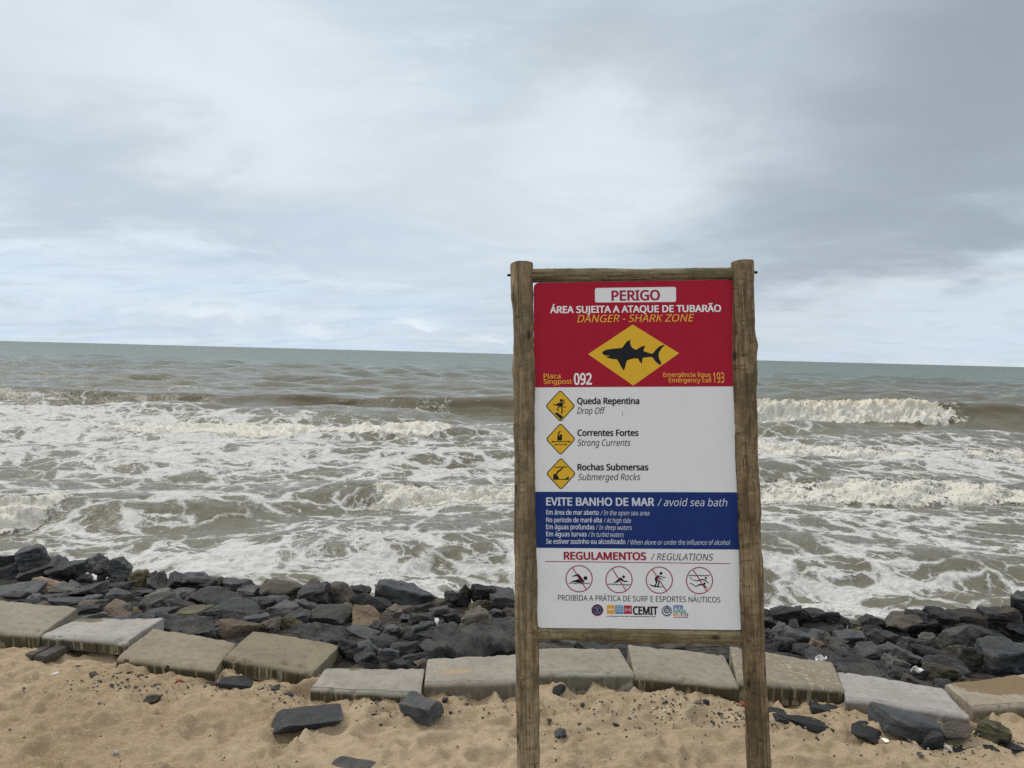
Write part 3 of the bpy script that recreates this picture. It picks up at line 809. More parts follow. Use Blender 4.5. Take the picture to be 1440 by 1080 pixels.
# loose stones lying on the sand: pixel box, colour, tilt, label
LOOSE = [
    ('stone', 385, 987, 481, 1029, 's', .06, 'flat', 'black flat slab of stone lying on the sand below the fifth slab'),
    ('stone', 562, 990, 622, 1019, 's', -.05, 'block', 'squarish dark boulder on the sand at the right corner of the fifth slab'),
    ('stone', 310, 945, 357, 967, 'd', -.15, 'flat', 'flat black stone wedged under the front of the fourth slab'),
    ('stone', 455, 1064, 542, 1086, 'g', 0, 'flat', 'flat grey stone half buried at the bottom edge of the picture'),
    ('stone', 1077, 984, 1106, 1008, 'k', -.1, 'flat', 'dark stone on the sand just right of the right signpost'),
    ('stone', 1138, 984, 1178, 1004, 'd', 0, 'flat', 'flat black stone lying against the front of the ninth slab'),
    ('stone', 1098, 1010, 1162, 1030, 'd', -.1, 'flat', 'low black stone sunk in the sand right of the signpost'),
    ('stone', 1188, 1010, 1246, 1040, 'd', -.12, 'flat', 'black stone in the shade beneath the big leaning boulder'),
    ('stone', 1232, 996, 1320, 1036, 's', -.16, 'flat', 'big slate grey boulder leaning on the front of the tenth slab'),
    ('stone', 1296, 1024, 1326, 1054, 'd', 0, 'angular', 'small black stone under the right end of the leaning boulder'),
    ('stone', 1325, 1020, 1368, 1046, 'b', .1, 'angular', 'rusty brown stone under the right corner of the tenth slab'),
    ('stone', 1366, 1014, 1416, 1048, 'm', .05, 'angular', 'greenish squared stone under the left corner of the last slab'),
    ('stone', 1408, 1041, 1438, 1056, 'd', -.1, 'flat', 'flat black stone on the sand near the right edge of the picture'),
    ('stone', 205, 982, 228, 996, 'b', .2, 'angular', 'small brown stone alone on the sand below the third slab'),
    ('stone', 246, 957, 261, 968, 'r', .1, 'angular', 'small brick red stone in front of the third slab'),
    ('stone', 126, 952, 139, 963, 'b', 0, 'angular', 'dark brown chip of stone on the sand below the second slab'),
    ('stone', 779, 1026, 797, 1037, 'k', -.2, 'angular', 'small bluish grey stone on the sand beneath the sign'),
    ('stone', 773, 970, 798, 981, 'd', 0, 'angular', 'small black stone at the foot of the seventh slab'),
    ('stone', 972, 992, 987, 1001, 'b', 0, 'angular', 'small brown stone on the sand beneath the eighth slab'),
    ('stone', 988, 990, 998, 998, 'd', 0, 'angular', 'tiny black stone right of a brown one beneath the eighth slab'),
    ('stone', 1040, 990, 1048, 1000, 'r', 0, 'angular', 'red stone chip tucked beside the right signpost'),
    ('stone', 583, 928, 600, 942, 'p', .2, 'angular', 'pale pink stone in the gap between the fifth and sixth slabs'),
    ('stone', 287, 955, 305, 966, 'b', 0, 'flat', 'brownish stone chip under the right corner of the third slab'),
    ('stone', 1340, 1046, 1362, 1056, 'd', 0, 'flat', 'black stone chip lowest of those below the tenth slab'),
    ('stone', 100, 930, 116, 940, 'd', -.3, 'flat', 'black stone chip on the sand below the second slab'),
    ('stone', 380, 967, 394, 976, 'k', 0, 'flat', 'small dark stone chip below the fourth slab'),
    ('stone', 402, 972, 414, 982, 'k', 0, 'angular', 'small dark upright chip above the black flat slab of stone'),
    ('stone', 1385, 1050, 1404, 1060, 'd', 0, 'flat', 'black stone chip right of centre among those below the last slab'),
    ('stone', 620, 985, 630, 993, 'k', 0, 'angular', 'tiny dark stone touching the squarish boulder'),
    ('shell', 158, 1056, 166, 1064, 'w', 0, 'angular', 'white shell on the sand near the lower left corner'),
    ('shell', 74, 945, 82, 951, 'w', 0, 'flat', 'white shell fragment on the sand below the first slab'),
    ('shell', 1240, 1045, 1250, 1051, 'w', 0, 'flat', 'white shell fragment below the black stone under the leaning boulder'),
    ('shell', 1328, 1052, 1338, 1060, 'w', 0, 'angular', 'white shell fragment below the rusty brown stone'),
]
BIG = {'black flat slab': ((.41, .28, .075), .22), 'squarish dark': ((.245, .18, .110), -.25), 'big slate': ((.42, .22, .135), -.15)}
for nm, x0, y0, x1, y1, c, tl, shp, lab in LOOSE:
    sz_ = next((v for k, v in BIG.items() if lab.startswith(k) and 'lying on the sand' in lab + ' lying on the sand' and 'fourth' not in lab), (None, None))
    o, wx, hz = rock(nm, (x0 + x1) / 2, (y0 + y1) / 2, x1 - x0, y1 - y0, c, tl, flat='block' if sz_[0] else shp, sink=.22, size=sz_[0], turn=sz_[1])
    if line_d(o.location.x, o.location.y) < .1: o.location.z = ground_z(o.location.x, o.location.y) + hz * (.5 if sz_[0] else .27) + (.022 if lab.startswith('black flat slab') else 0)
    tag(o, lab, 'shell' if nm == 'shell' else 'stone')
# two timber offcuts propping the second slab
mt_dark = m_wood('weathered_timber', (.060, .055, .050), (.11, .10, .09), .2, 'x')
for x0, y0, x1, y1, lab in ((40, 915, 58, 927, 'short dark timber offcut under the left end of the second slab'), (54, 917, 78, 932, 'grey square timber offcut sticking out from under the second slab')):
    P = on_ground((x0 + x1) / 2, (y0 + y1) / 2 + 3)
    bm = bmesh.new(); bmesh.ops.create_cube(bm, size=1)
    wv_ = (x1 - x0) * 5.5 / F
    bmesh.ops.scale(bm, vec=(wv_ * .8, .30, .05), verts=bm.verts)
    bmesh.ops.bevel(bm, geom=bm.edges[:], offset=.006, segments=2, affect='EDGES')
    me = bpy.data.meshes.new('timber_offcut'); bm.to_mesh(me); bm.free(); me.materials.append(mt_dark)
    o = bpy.data.objects.new('timber_offcut', me); COL.objects.link(o)
    o.location = (P.x, P.y + .12, ground_z(P.x, P.y) + .022); o.rotation_euler = (.02, 0, -.22)
    tag(o, lab, 'timber')

# ------------------------------------------------------------------ torn geotextile lying between slabs and rocks
def m_cloth():
    m, t, b = new_mat('geotextile')
    p = t.node('ShaderNodeTexCoord').outputs['Object']
    n = t.noise(p, 6, 5, .6); f_ = t.noise(p, 130, 3, .7); dirt = t.noise(p, 14, 5, .65)
    col = t.mix(t.ramp(n, .35, .65), (.050, .051, .054), (.150, .148, .145))
    col = t.mix(t.ramp(dirt, .54, .68, 0, .7), col, (.20, .16, .11))
    col = t.mix(t.ramp(f_, .5, .7, 0, .4), col, (.16, .16, .165))
    wr_ = t.noise(t.mapping(p, scale=(16, 5, 5), rot=(0, 0, .5)), 1.0, 5, .6, 1.5)
    set_b(t, b, col, .85, t.bump(t.math('ADD', t.math('MULTIPLY', wr_, 2.2), t.math('ADD', f_, t.math('MULTIPLY', dirt, .6))), 1.0, .03), spec=.2)
    return m
MCLOTH = m_cloth()
def sheet(px0, py0, px1, py1, lift, seed, lab, skew=0.0, fold=.045):
    nu, nv = 70, 40
    c00, c10 = on_ground(px0, py1, lift * .2), on_ground(px1, py1 + skew, lift * .2)
    c01, c11 = on_ground(px0, py0, lift), on_ground(px1, py0 + skew, lift)
    V = np.zeros((nv, nu, 3))
    for j in range(nv):
        for i in range(nu):
            u, v = i / (nu - 1), j / (nv - 1)
            V[j, i] = c00.lerp(c10, u).lerp(c01.lerp(c11, u), v)
    x, y = V[..., 0].ravel(), V[..., 1].ravel()
    n_ = fold * (1 - np.abs(fbm(x * 3.2 + seed + y * 2.5, y * 2.0 - x, o=2, seed=300 + seed))) + .012 * (1 - np.abs(fbm(x * 20 + y * 9, y * 5 - x * 2, o=3, seed=310 + seed)))
    V[..., 2] += n_.reshape(nv, nu)
    ed = np.ones((nv, nu)); ed[:3] *= np.array([.0, .3, .7])[:, None]; ed[-3:] *= np.array([.7, .3, 0])[:, None]
    V[..., 2] -= (1 - ed) * .06
    wob = .05 * fbm(np.arange(nv * nu) % nu * .11, np.arange(nv * nu) // nu * .2, o=2, seed=330 + seed).reshape(nv, nu)
    V[:, :4, 0] += wob[:, :4]; V[:, -4:, 0] += wob[:, -4:]; V[:3, :, 1] += wob[:3]; V[-3:, :, 1] += wob[-3:]
    o = mesh_np('fabric_sheet', V.reshape(-1, 3), grid_faces(nv, nu), MCLOTH)
    so_ = o.modifiers.new('thick', 'SOLIDIFY'); so_.thickness = .006; so_.offset = -1
    tag(o, lab, 'fabric sheet')
sheet(226, 866, 306, 892, .10, 1, 'dark grey fabric sheet lying behind the joint of the second and third slabs', 8)
sheet(416, 880, 484, 908, .11, 2, 'creased grey fabric sheet showing behind the back edge of the fourth slab', 4)
sheet(596, 892, 742, 926, .14, 3, 'wide creased grey fabric sheet behind the sixth slab, left of the signpost', -14, .06)
sheet(1172, 930, 1250, 958, .09, 4, 'dirty dark fabric sheet behind the tenth slab right of the sign', 10, .05)
sheet(1164, 902, 1190, 924, .09, 5, 'small twisted fabric sheet among the rocks above the dirty one', 6, .07)

# bits of litter
def litter(px, py, w_, h_, mat, lab, seed):
    P = on_ground(px, py, .12)
    nu = 12; V = []
    for j in range(nu):
        for i in range(nu):
            u, v = i / (nu - 1) - .5, j / (nu - 1) - .5
            V.append((u * w_, .03 * sin(3 * u + 2 * v + seed) + v * .02, v * h_ + .01 * sin(9 * u + seed)))
    o = mesh_np('plastic_scrap', np.array(V), grid_faces(nu, nu), mat)
    o.modifiers.new('thick', 'SOLIDIFY').thickness = .004
    o.location = P; o.rotation_euler = (-.5, .3, .2); tag(o, lab, 'litter')
MW = m_plain('white_plastic', (.75, .74, .72), .4); MRP = m_plain('red_plastic', (.42, .10, .08), .5)
litter(614.5, 873, .035, .05, MW, 'small white plastic scrap among dark rocks left of the sign', 1)
litter(621.5, 892, .035, .045, MRP, 'faded red plastic scrap among rocks left of the sign', 2)
litter(1155, 926, .06, .03, MW, 'crumpled white plastic scrap behind the ninth slab, right of the sign', 3)
litter(1289, 942, .06, .025, MW, 'white plastic scrap beside the olive stone behind the tenth slab', 4)

# fine dark gravel and bits of weed strewn over the sand
def gravel():
    base_v, base_f = ICO[3]
    bm = bmesh.new(); bmesh.ops.create_icosphere(bm, subdivisions=1, radius=1); bm.verts.ensure_lookup_table()
    bv = np.array([x.co[:] for x in bm.verts]); bf = np.array([[x.index for x in q.verts] for q in bm.faces]); bm.free()
    V, Fc, mi = [], [], []; n = 0
    r = np.random.default_rng(5)
    spots = []
    clus = [(200, 968, 60, 10, 130), (240, 980, 70, 8, 90), (520, 1003, 45, 9, 120), (660, 995, 60, 12, 90), (900, 1000, 90, 14, 200), (930, 1020, 110, 14, 160),
            (1020, 1012, 40, 12, 110), (1110, 1030, 60, 12, 60), (1290, 1055, 60, 10, 70), (1375, 1060, 40, 8, 90), (1150, 1010, 50, 10, 50), (390, 985, 25, 8, 50), (130, 965, 40, 12, 40)]
    for cx, cy, sx, sy, k in clus:
        for _ in range(int(k * .75)): spots.append((r.normal(cx, sx), r.normal(cy, sy), r.uniform(.003, .0078) * (1.8 if r.random() < .10 else 1)))
    for _ in range(300): spots.append((r.uniform(-20, 1460), 935 + 170 * r.random() ** .8, r.uniform(.002, .0065)))
    for px, py, s in spots:
        P = on_ground(px, py)
        if line_d(P.x, P.y) > -.02 or P.y > 6: continue
        P.z = ground_z(P.x, P.y)
        sc = np.array([s * r.uniform(.8, 1.7), s * r.uniform(.7, 1.3), s * r.uniform(.4, .8)])
        a = r.uniform(0, 2 * pi); q = bv * (1 + .35 * r.normal(size=(len(bv), 1))).clip(.5, 1.6) * sc
        q = np.stack([q[:, 0] * cos(a) - q[:, 1] * sin(a), q[:, 0] * sin(a) + q[:, 1] * cos(a), q[:, 2] + sc[2] * .75 + .0015], -1) + np.array(P)
        V.append(q); Fc.append(bf + n); n += len(bv); mi += [r.choice([0, 0, 0, 0, 0, 1, 1, 1, 2, 3])] * len(bf)
    o = mesh_np('gravel', np.vstack(V), np.vstack(Fc), [ROCK['d'][1], ROCK['b'][1], ROCK['g'][1], ROCK['w'][1]], smooth=False)
    o.data.polygons.foreach_set('material_index', np.array(mi, dtype=np.int32))
    tag(o, 'fine dark gravel and shell bits strewn over the sand', 'gravel', kind='stuff')
gravel()

# ------------------------------------------------------------------ the warning sign
RS = Matrix(((.99741868, .06617876, -.02786289), (-.06150353, .9876436, .14414377), (.03705786, -.14205803, .98916441)))
CS = Vector((.62451301, 3.81092983, 3.13224086))
PH, PW = 1.71270, 1.0
LEG = 1.80                                  # panel centre to the foot of the posts
FOOT = CS + RS @ Vector((0, 0, -LEG))
sign = empty('warning_sign', Matrix.Translation(FOOT) @ RS.to_4x4())
tag(sign, 'shark danger sign in a rough log frame standing in the sand before the slabs', 'sign')
RI = RS.transposed()
def loc_px(px, py, off=0.0):
    """pixel of the photograph -> (x, z) on the sign's plane"""
    d = RI @ px_dir(px, py); o = RI @ (CAM - FOOT)
    t = (off - o.y) / d.y; q = o + d * t
    return q.x, q.z
PXM = loc_px(900, 640)[0] - loc_px(899, 640)[0]         # metres per pixel on the panel

m_white = m_plain('sign_white', (.72, .73, .76), .5, .14)
m_red = m_plain('sign_crimson', (.36, .008, .030), .5, .14)
m_blue = m_plain('sign_blue', (.010, .030, .155), .5, .14)
m_yel = m_plain('sign_yellow', (.70, .42, .030), .5, .14)
m_gold = m_plain('letter_gold', (.78, .43, .055), .4)
m_blk = m_plain('letter_black', (.012, .012, .016), .4)
m_wht = m_plain('letter_white', (.80, .80, .82), .4)
m_pale = m_plain('letter_pale', (.58, .62, .72), .4)
m_crm = m_plain('letter_crimson', (.33, .010, .040), .4)
m_grey = m_plain('letter_dark_grey', (.06, .055, .07), .4)
m_org = m_plain('logo_orange', (.70, .36, .05), .4); m_lb = m_plain('logo_light_blue', (.05, .24, .45), .4); m_lr = m_plain('logo_red', (.40, .025, .04), .4)
m_nav = m_plain('logo_navy', (.018, .025, .075), .4); m_teal = m_plain('logo_teal', (.03, .33, .32), .4); m_lg = m_plain('logo_grey', (.22, .23, .30), .4); m_cy = m_plain('logo_blue', (.03, .15, .42), .4)

YF = -.010                                   # front of the board
LAYER = lambda k: YF - .0007 * k
class Art:
    """flat printed shapes on the board, in pixels of the photograph"""
    def __init__(s, layer): s.v = []; s.f = []; s.y = LAYER(layer)
    def pts(s, P): return [loc_px(x, y, s.y) for x, y in P]
    def poly(s, P):
        q = s.pts(P); n = len(s.v)
        s.v += [(x, s.y, z) for x, z in q]
        for tri in geometry.tessellate_polygon([[Vector((x, z, 0)) for x, z in q]]): s.f.append([n + k for k in tri])
        return s
    def disc(s, c, r, n=28, ry=None):
        return s.poly([(c[0] + r * cos(2 * pi * k / n), c[1] + (ry or r) * sin(2 * pi * k / n)) for k in range(n)])
    def ring(s, c, r, w_, n=48):
        a = len(s.v)
        for k in range(n):
            t = 2 * pi * k / n
            for rr in (r - w_ / 2, r + w_ / 2):
                x, z = loc_px(c[0] + rr * cos(t), c[1] + rr * sin(t), s.y); s.v.append((x, s.y, z))
        for k in range(n):
            j = (k + 1) % n; s.f.append((a + 2 * k, a + 2 * k + 1, a + 2 * j + 1, a + 2 * j))
        return s
    def stroke(s, P, w_, cap=True):
        P = [Vector(p) for p in P]; L, Rr = [], []
        for i, p in enumerate(P):
            d = (P[min(i + 1, len(P) - 1)] - P[max(i - 1, 0)]).normalized(); nrm = Vector((-d.y, d.x))
            ww = w_[i] if isinstance(w_, (list, tuple)) else w_
            L.append(p + nrm * ww / 2); Rr.append(p - nrm * ww / 2)
        n = len(s.v)
        for a, b_ in zip(L, Rr):
            for q in (a, b_):
                x, z = loc_px(q.x, q.y, s.y); s.v.append((x, s.y, z))
        for i in range(len(P) - 1): s.f.append((n + 2 * i, n + 2 * i + 1, n + 2 * i + 3, n + 2 * i + 2))
        return s
    def wavy(s, a, b_, amp, w_, n):
        P = []
        for k in range(n * 8 + 1):
            t = k / (n * 8); P.append((a[0] + (b_[0] - a[0]) * t, a[1] + (b_[1] - a[1]) * t + amp * sin(2 * pi * n * t)))
        return s.stroke(P, w_)
    def rrect(s, c4, r):
        """rounded quad through four corners"""
        P = [Vector(p) for p in c4]; out = []
        for i in range(4):
            p, a, b_ = P[i], P[i - 1], P[(i + 1) % 4]
            d1 = (a - p).normalized(); d2 = (b_ - p).normalized()
            for k in range(7):
                t = k / 6; q = (p + d1 * r) * (1 - t) ** 2 + p * 2 * t * (1 - t) + (p + d2 * r) * t ** 2; out.append((q.x, q.y))
        return s.poly(out)
    def build(s, name, mat, parent):
        o = mesh_np(name, np.array(s.v), [tuple(f) for f in s.f], mat, parent, smooth=False)
        bm = bmesh.new(); bm.from_mesh(o.data)
        for f in bm.faces:
            f.normal_update()
            if f.normal.y > 0: f.normal_flip()
        bm.to_mesh(o.data); bm.free()
        return o

# the board
Hh = PH / 2
bm = bmesh.new()
hw, z0, z1, rc = PW / 2 + .004, LEG - Hh - .004, LEG + Hh + .004, .030
out = []
for cx, cz, a0 in ((hw - rc, z1 - rc, 0), (-hw + rc, z1 - rc, 90), (-hw + rc, z0 + rc, 180), (hw - rc, z0 + rc, 270)):
    for k in range(7):
        a = R(a0 + 15 * k); out.append((cx + rc * cos(a), cz + rc * sin(a)))
vf = [bm.verts.new((x, YF, z)) for x, z in out]; vb = [bm.verts.new((x, YF + .012, z)) for x, z in out]
bm.faces.new(vf); bm.faces.new(vb[::-1])
for k in range(len(out)): bm.faces.new((vf[k], vb[k], vb[(k + 1) % len(out)], vf[(k + 1) % len(out)]))
bmesh.ops.recalc_face_normals(bm, faces=bm.faces)
me = bpy.data.meshes.new('board'); bm.to_mesh(me); bm.free(); me.materials.append(m_white)
board = bpy.data.objects.new('board', me); COL.objects.link(board); board.parent = sign

def art(name, mat, layer, *ops):
    A = Art(layer)
    for op in ops: getattr(A, op[0])(*op[1:])
    return A.build(name, mat, board)
# colour fields
lx = lambda px, py: loc_px(px, py)
r_ = .026; xl_, xr_ = -hw + .0005, hw - .0005
def field(name, mat, top, bot, rounded=False):
    """top, bot = ((left px), (right px)) edges, run to the sides of the board"""
    y = LAYER(1); z_tl, z_tr = (top if isinstance(top[0], float) else (lx(*top[0])[1], lx(*top[1])[1])); zb_l, zb_r = lx(*bot[0])[1], lx(*bot[1])[1]
    P = [(xl_, zb_l), (xr_, zb_r)]
    if rounded:
        P += [(xr_ - r_ + r_ * cos(R(15 * k)), z_tr - r_ + r_ * sin(R(15 * k))) for k in range(7)]
        P += [(xl_ + r_ - r_ * sin(R(15 * k)), z_tl - r_ + r_ * cos(R(15 * k))) for k in range(7)]
    else: P += [(xr_, z_tr), (xl_, z_tl)]
    return mesh_np(name, np.array([(x, y, z) for x, z in P]), [tuple(range(len(P)))], mat, board, smooth=False)
field('header_field', m_red, (z1 - .0005, z1 - .0005), ((752, 545), (1032, 543.6)), True)
field('blue_band', m_blue, ((753.3, 691.4), (1036.7, 692.2)), ((752.8, 770), (1040.3, 772.5)))
art('title_plate', m_white, 2, ('rrect', [(836.7, 405), (950.6, 403.4), (950.8, 424.6), (836.7, 425.4)], 3.2))
art('warning_diamond', m_yel, 2, ('poly', [(889.7, 456.4), (955, 496.7), (890.6, 542.2), (827, 498)]))
shark = [(330, 500), (345, 485), (380, 468), (450, 455), (540, 447), (585, 440), (610, 405), (640, 365), (688, 338), (685, 385), (695, 415), (715, 445), (740, 460), (770, 465), (800, 440), (840, 422),
         (878, 415), (860, 450), (855, 485), (890, 497), (950, 515), (975, 512), (1010, 465), (1055, 425), (1110, 403), (1122, 410), (1085, 445), (1055, 490), (1045, 525), (1050, 570), (1070, 615),
         (1085, 655), (1050, 650), (1010, 620), (985, 585), (965, 558), (900, 560), (845, 568), (838, 605), (832, 645), (805, 615), (785, 578), (730, 577), (670, 592), (645, 605), (632, 640),
         (620, 690), (608, 728), (590, 710), (560, 660), (540, 620), (520, 588), (460, 583), (410, 570), (375, 553), (420, 545), (422, 537), (380, 540), (345, 528)]
art('shark_figure', m_blk, 3, ('poly', [(810 + x / 9, 440 + y / 9) for x, y in shark]))
z8 = lambda P: [(740 + x / 7.2, 530 + y / 7.2) for x, y in P]
def diamond(cx, cy):
    q = lambda hw_, hh: [(cx, cy - hh), (cx + hw_, cy), (cx, cy + hh), (cx - hw_, cy)]
    art('pictogram_border', m_blk, 1, ('rrect', q(21.4, 23), 4.5))
    art('pictogram_field', m_yel, 2, ('rrect', q(19.6, 21.2), 3.6))
diamond(788, 570.9); diamond(788.4, 617.5); diamond(788.9, 666.2)
ic = lambda *P: z8(P)
art('drop_off_figure', m_blk, 3, ('disc', ic((355, 240))[0], 2.2), ('poly', ic((318, 266), (350, 258), (370, 266), (376, 292), (350, 300), (316, 284))), ('stroke', ic((360, 266), (386, 262), (378, 230)), 1.5),
    ('stroke', ic((322, 268), (300, 292)), 1.5), ('stroke', ic((272, 278), (312, 286), (348, 304), (402, 306)), 1.1), ('stroke', ic((330, 302), (316, 326), (330, 346)), 1.7),
    ('stroke', ic((358, 312), (367, 342), (354, 370)), 1.7), ('poly', ic((285, 366), (315, 360), (375, 405), (350, 432))))
art('current_figure', m_blk, 3, ('stroke', ic((326, 612), (324, 576), (346, 546)), 1.7), ('disc', ic((350, 597))[0], 2.1), ('poly', ic((315, 600), (362, 612), (363, 645), (315, 645))),
    ('stroke', ic((270, 656), (435, 656)), 1.0), ('poly', ic((252, 656), (274, 645), (274, 667))), ('poly', ic((450, 656), (428, 645), (428, 667))),
    ('wavy', ic((300, 685))[0], ic((402, 685))[0], .5, .9, 4), ('poly', ic((284, 685), (302, 676), (302, 694))), ('poly', ic((418, 685), (400, 676), (400, 694))))
art('submerged_rock_figure', m_blk, 3, ('wavy', ic((285, 915))[0], ic((416, 912))[0], .5, 1.0, 5), ('stroke', ic((386, 902), (350, 940), (318, 962), (306, 990)), [1.0, 2.0, 2.2, 1.8]),
    ('poly', ic((275, 985), (300, 980), (325, 1010), (332, 1034), (395, 1032), (430, 1005), (433, 1042), (272, 1041))))
# prohibition rings
zA = lambda *P: [(760 + x / 9.6, 780 + y / 9.6) for x, y in P]
zB = lambda *P: [(890 + x / 9.6, 780 + y / 9.6) for x, y in P]
art('swimmer_figure', m_blk, 1, ('disc', zA((608, 317))[0], 2.8), ('poly', zA((495, 258), (520, 262), (600, 368), (545, 380), (400, 365), (500, 335), (520, 325), (490, 290), (430, 297), (425, 290), (490, 265))),
    ('wavy', zA((385, 384))[0], zA((665, 389))[0], .7, 1.0, 7))
art('bodyboard_figure', m_blk, 1, ('disc', zA((1122, 298))[0], 2.0), ('poly', zA((1075, 305), (1110, 325), (1128, 350), (1195, 356), (1150, 372), (1108, 364), (1088, 345), (1040, 376), (982, 386), (1045, 335))),
    ('wavy', zA((912, 398))[0], zA((1210, 408))[0], .7, 1.0, 8))
art('surfer_figure', m_blk, 1, ('disc', zB((380, 252))[0], 2.1), ('stroke', zB((352, 284), (312, 318), (312, 352)), [2.6, 3.8, 3.2]), ('stroke', zB((350, 286), (395, 302), (442, 312)), 1.2),
    ('stroke', zB((340, 306), (405, 342)), 1.1), ('stroke', zB((310, 345), (320, 376), (300, 422)), 2.0), ('stroke', zB((326, 342), (354, 376), (340, 424)), 1.9),
    ('poly', zB((212, 398), (300, 419), (405, 433), (402, 442), (300, 440), (250, 425))))
art('diver_figure', m_blk, 1, ('wavy', zB((752, 281))[0], zB((1036, 283))[0], .7, 1.1, 7), ('disc', zB((985, 316))[0], 1.6), ('stroke', zB((766, 303), (800, 335), (860, 356), (930, 336), (975, 346), (1022, 386)), [1, .8, 1.4, 2.0, 1.6, .9]),
    ('disc', zB((966, 390))[0], 1.6), ('stroke', zB((770, 378), (850, 430), (900, 406), (950, 404), (1006, 456)), [1, 1.3, 2.2, 2.0, 1]))
for c, a, b_ in (((814.4, 813.8), zA((435, 178))[0], zA((620, 470))[0]), ((870.5, 815.2), zA((970, 190))[0], zA((1155, 485))[0]),
                 ((927.2, 815.8), zB((262, 200))[0], zB((455, 492))[0]), ((983.7, 816.4), zB((815, 205))[0], zB((1000, 495))[0])):
    art('prohibition_ring', m_crm, 2, ('ring', c, 18.4, 1.25), ('stroke', [a, b_], 1.2))
art('rule_line', m_crm, 1, ('stroke', [(766.7, 789.5), (1026.7, 792.6)], 1.0))
art('scratch', m_grey, 1, ('stroke', [(875.8, 578), (875.3, 582), (875.6, 585.5)], [.3, .6, .3]))
# logos
art('emblem', m_crm, 1, ('disc', (840, 858), 8.3)); art('emblem_field', m_nav, 2, ('disc', (840, 858), 7.2))
art('emblem_mark', m_lg, 3, ('stroke', [(836, 853.5), (844, 862.5)], .8), ('stroke', [(844, 853.5), (836, 862.5)], .8), ('ring', (840, 858), 5.2, .6), ('disc', (840, 857.5), 1.7), ('stroke', [(840, 852), (840, 864)], .7))
art('logo_square', m_org, 1, ('poly', [(853.6, 851), (864.7, 851.1), (864.7, 863.2), (853.6, 863)])); art('logo_bar', m_wht, 2, ('stroke', [(855, 856.9), (863.4, 857)], 1.3))
art('logo_square', m_lb, 1, ('poly', [(865.4, 851.1), (876.4, 851.3), (876.4, 863.3), (865.4, 863.2)]))
art('logo_waves', m_pale, 2, *[('wavy', (866, 853 + 2.3 * k), (875.8, 853.2 + 2.3 * k), .45, .7, 3) for k in range(4)])
art('logo_square', m_lr, 1, ('poly', [(877.2, 851.3), (888.6, 851.5), (888.6, 863.5), (877.2, 863.3)]))
art('logo_signal', m_pale, 2, ('disc', (882.9, 857.4), 1.0), *[('stroke', [(882.9 + s * r * cos(a / 10), 857.4 + r * sin(a / 10)) for a in range(-8, 9, 2)], .6) for s in (-1, 1) for r in (2.4, 4.2)])
art('logo_small_print', m_nav, 1, *[('stroke', [(853.9 + 3.6 * k, 866.6 + .035 * k), (853.9 + 3.6 * k + (3.1 if k % 4 else 2.3), 866.6 + .035 * k)], 1.0) for k in range(19)])
art('crest', m_lg, 1, ('ring', (937.8, 859.3), 6.4, 2.2), ('stroke', [(934.5, 865.5), (941, 865.8)], 1.6)); art('crest_shield', m_nav, 2, ('ring', (938, 858.5), 3.4, 1.5), ('disc', (937.9, 858.5), 1.2), ('stroke', [(936, 853.2), (937.9, 851.2), (939.8, 853.2)], 1.0))

# lettering with the built-in font, fitted to where each line sits on the board
FONT = None
try:                                          # the plain sans that ships with Blender; its built-in font otherwise
    FONT = bpy.data.fonts.load(bpy.utils.system_resource('DATAFILES', path='fonts') + '/NotoSansHebrew-Regular.woff2')
except Exception: pass
def glyphs(txt, bold):
    """outlines of the letters, each contour filled with its own holes"""
    cu = bpy.data.curves.new('t', 'FONT'); cu.body = txt; cu.size = 1; cu.resolution_u = 4; cu.fill_mode = 'NONE'
    if FONT: cu.font = FONT
    o = bpy.data.objects.new('t', cu); COL.objects.link(o)
    dg = bpy.context.evaluated_depsgraph_get(); me = bpy.data.meshes.new_from_object(o.evaluated_get(dg))
    v = np.array([x.co[:] for x in me.vertices]); nxt = {}
    for e in me.edges: nxt.setdefault(e.vertices[0], []).append(e.vertices[1]); nxt.setdefault(e.vertices[1], []).append(e.vertices[0])
    seen = set(); loops = []
    for st in range(len(v)):
        if st in seen or st not in nxt: continue
        lp = [st]; seen.add(st); cur = st
        while True:
            c_ = [q for q in nxt[cur] if q not in seen]
            if not c_: break
            cur = st + 1 if (cur == st and st + 1 in c_) else c_[0]
            lp.append(cur); seen.add(cur)
        if len(lp) > 2: loops.append(lp)
    area = lambda lp: .5 * sum(v[p][0] * v[q][1] - v[q][0] * v[p][1] for p, q in zip(lp, lp[1:] + lp[:1]))
    ar = [area(lp) for lp in loops]; sg = 1 if ar[int(np.argmax(np.abs(ar)))] > 0 else -1
    def inside(p, lp):
        c = False
        for a_, b_ in zip(lp, lp[1:] + lp[:1]):
            if (v[a_][1] > p[1]) != (v[b_][1] > p[1]) and p[0] < (v[b_][0] - v[a_][0]) * (p[1] - v[a_][1]) / (v[b_][1] - v[a_][1]) + v[a_][0]: c = not c
        return c
    outer = [i for i in range(len(loops)) if ar[i] * sg > 0]; holes = {i: [] for i in outer}
    for i in range(len(loops)):
        if i in holes: continue
        own = [k for k in outer if inside(v[loops[i][0]], loops[k])]
        if own: holes[min(own, key=lambda k: abs(ar[k]))].append(i)
    V, f = [], []
    for n_, i in enumerate(outer):
        ls = [loops[i]] + [loops[h] for h in holes[i]]; base_ = len(V)
        for lp in ls: V += [(v[k][0], v[k][1], .05 * (n_ % 3)) for k in lp]
        f += [tuple(base_ + k for k in tri) for tri in geometry.tessellate_polygon([[Vector((v[k][0], v[k][1], 0)) for k in lp] for lp in ls])]
    bpy.data.objects.remove(o); bpy.data.curves.remove(cu); bpy.data.meshes.remove(me)
    return np.array(V), f
hv_, _ = glyphs('H', 0); CAP = hv_[:, 1].max()
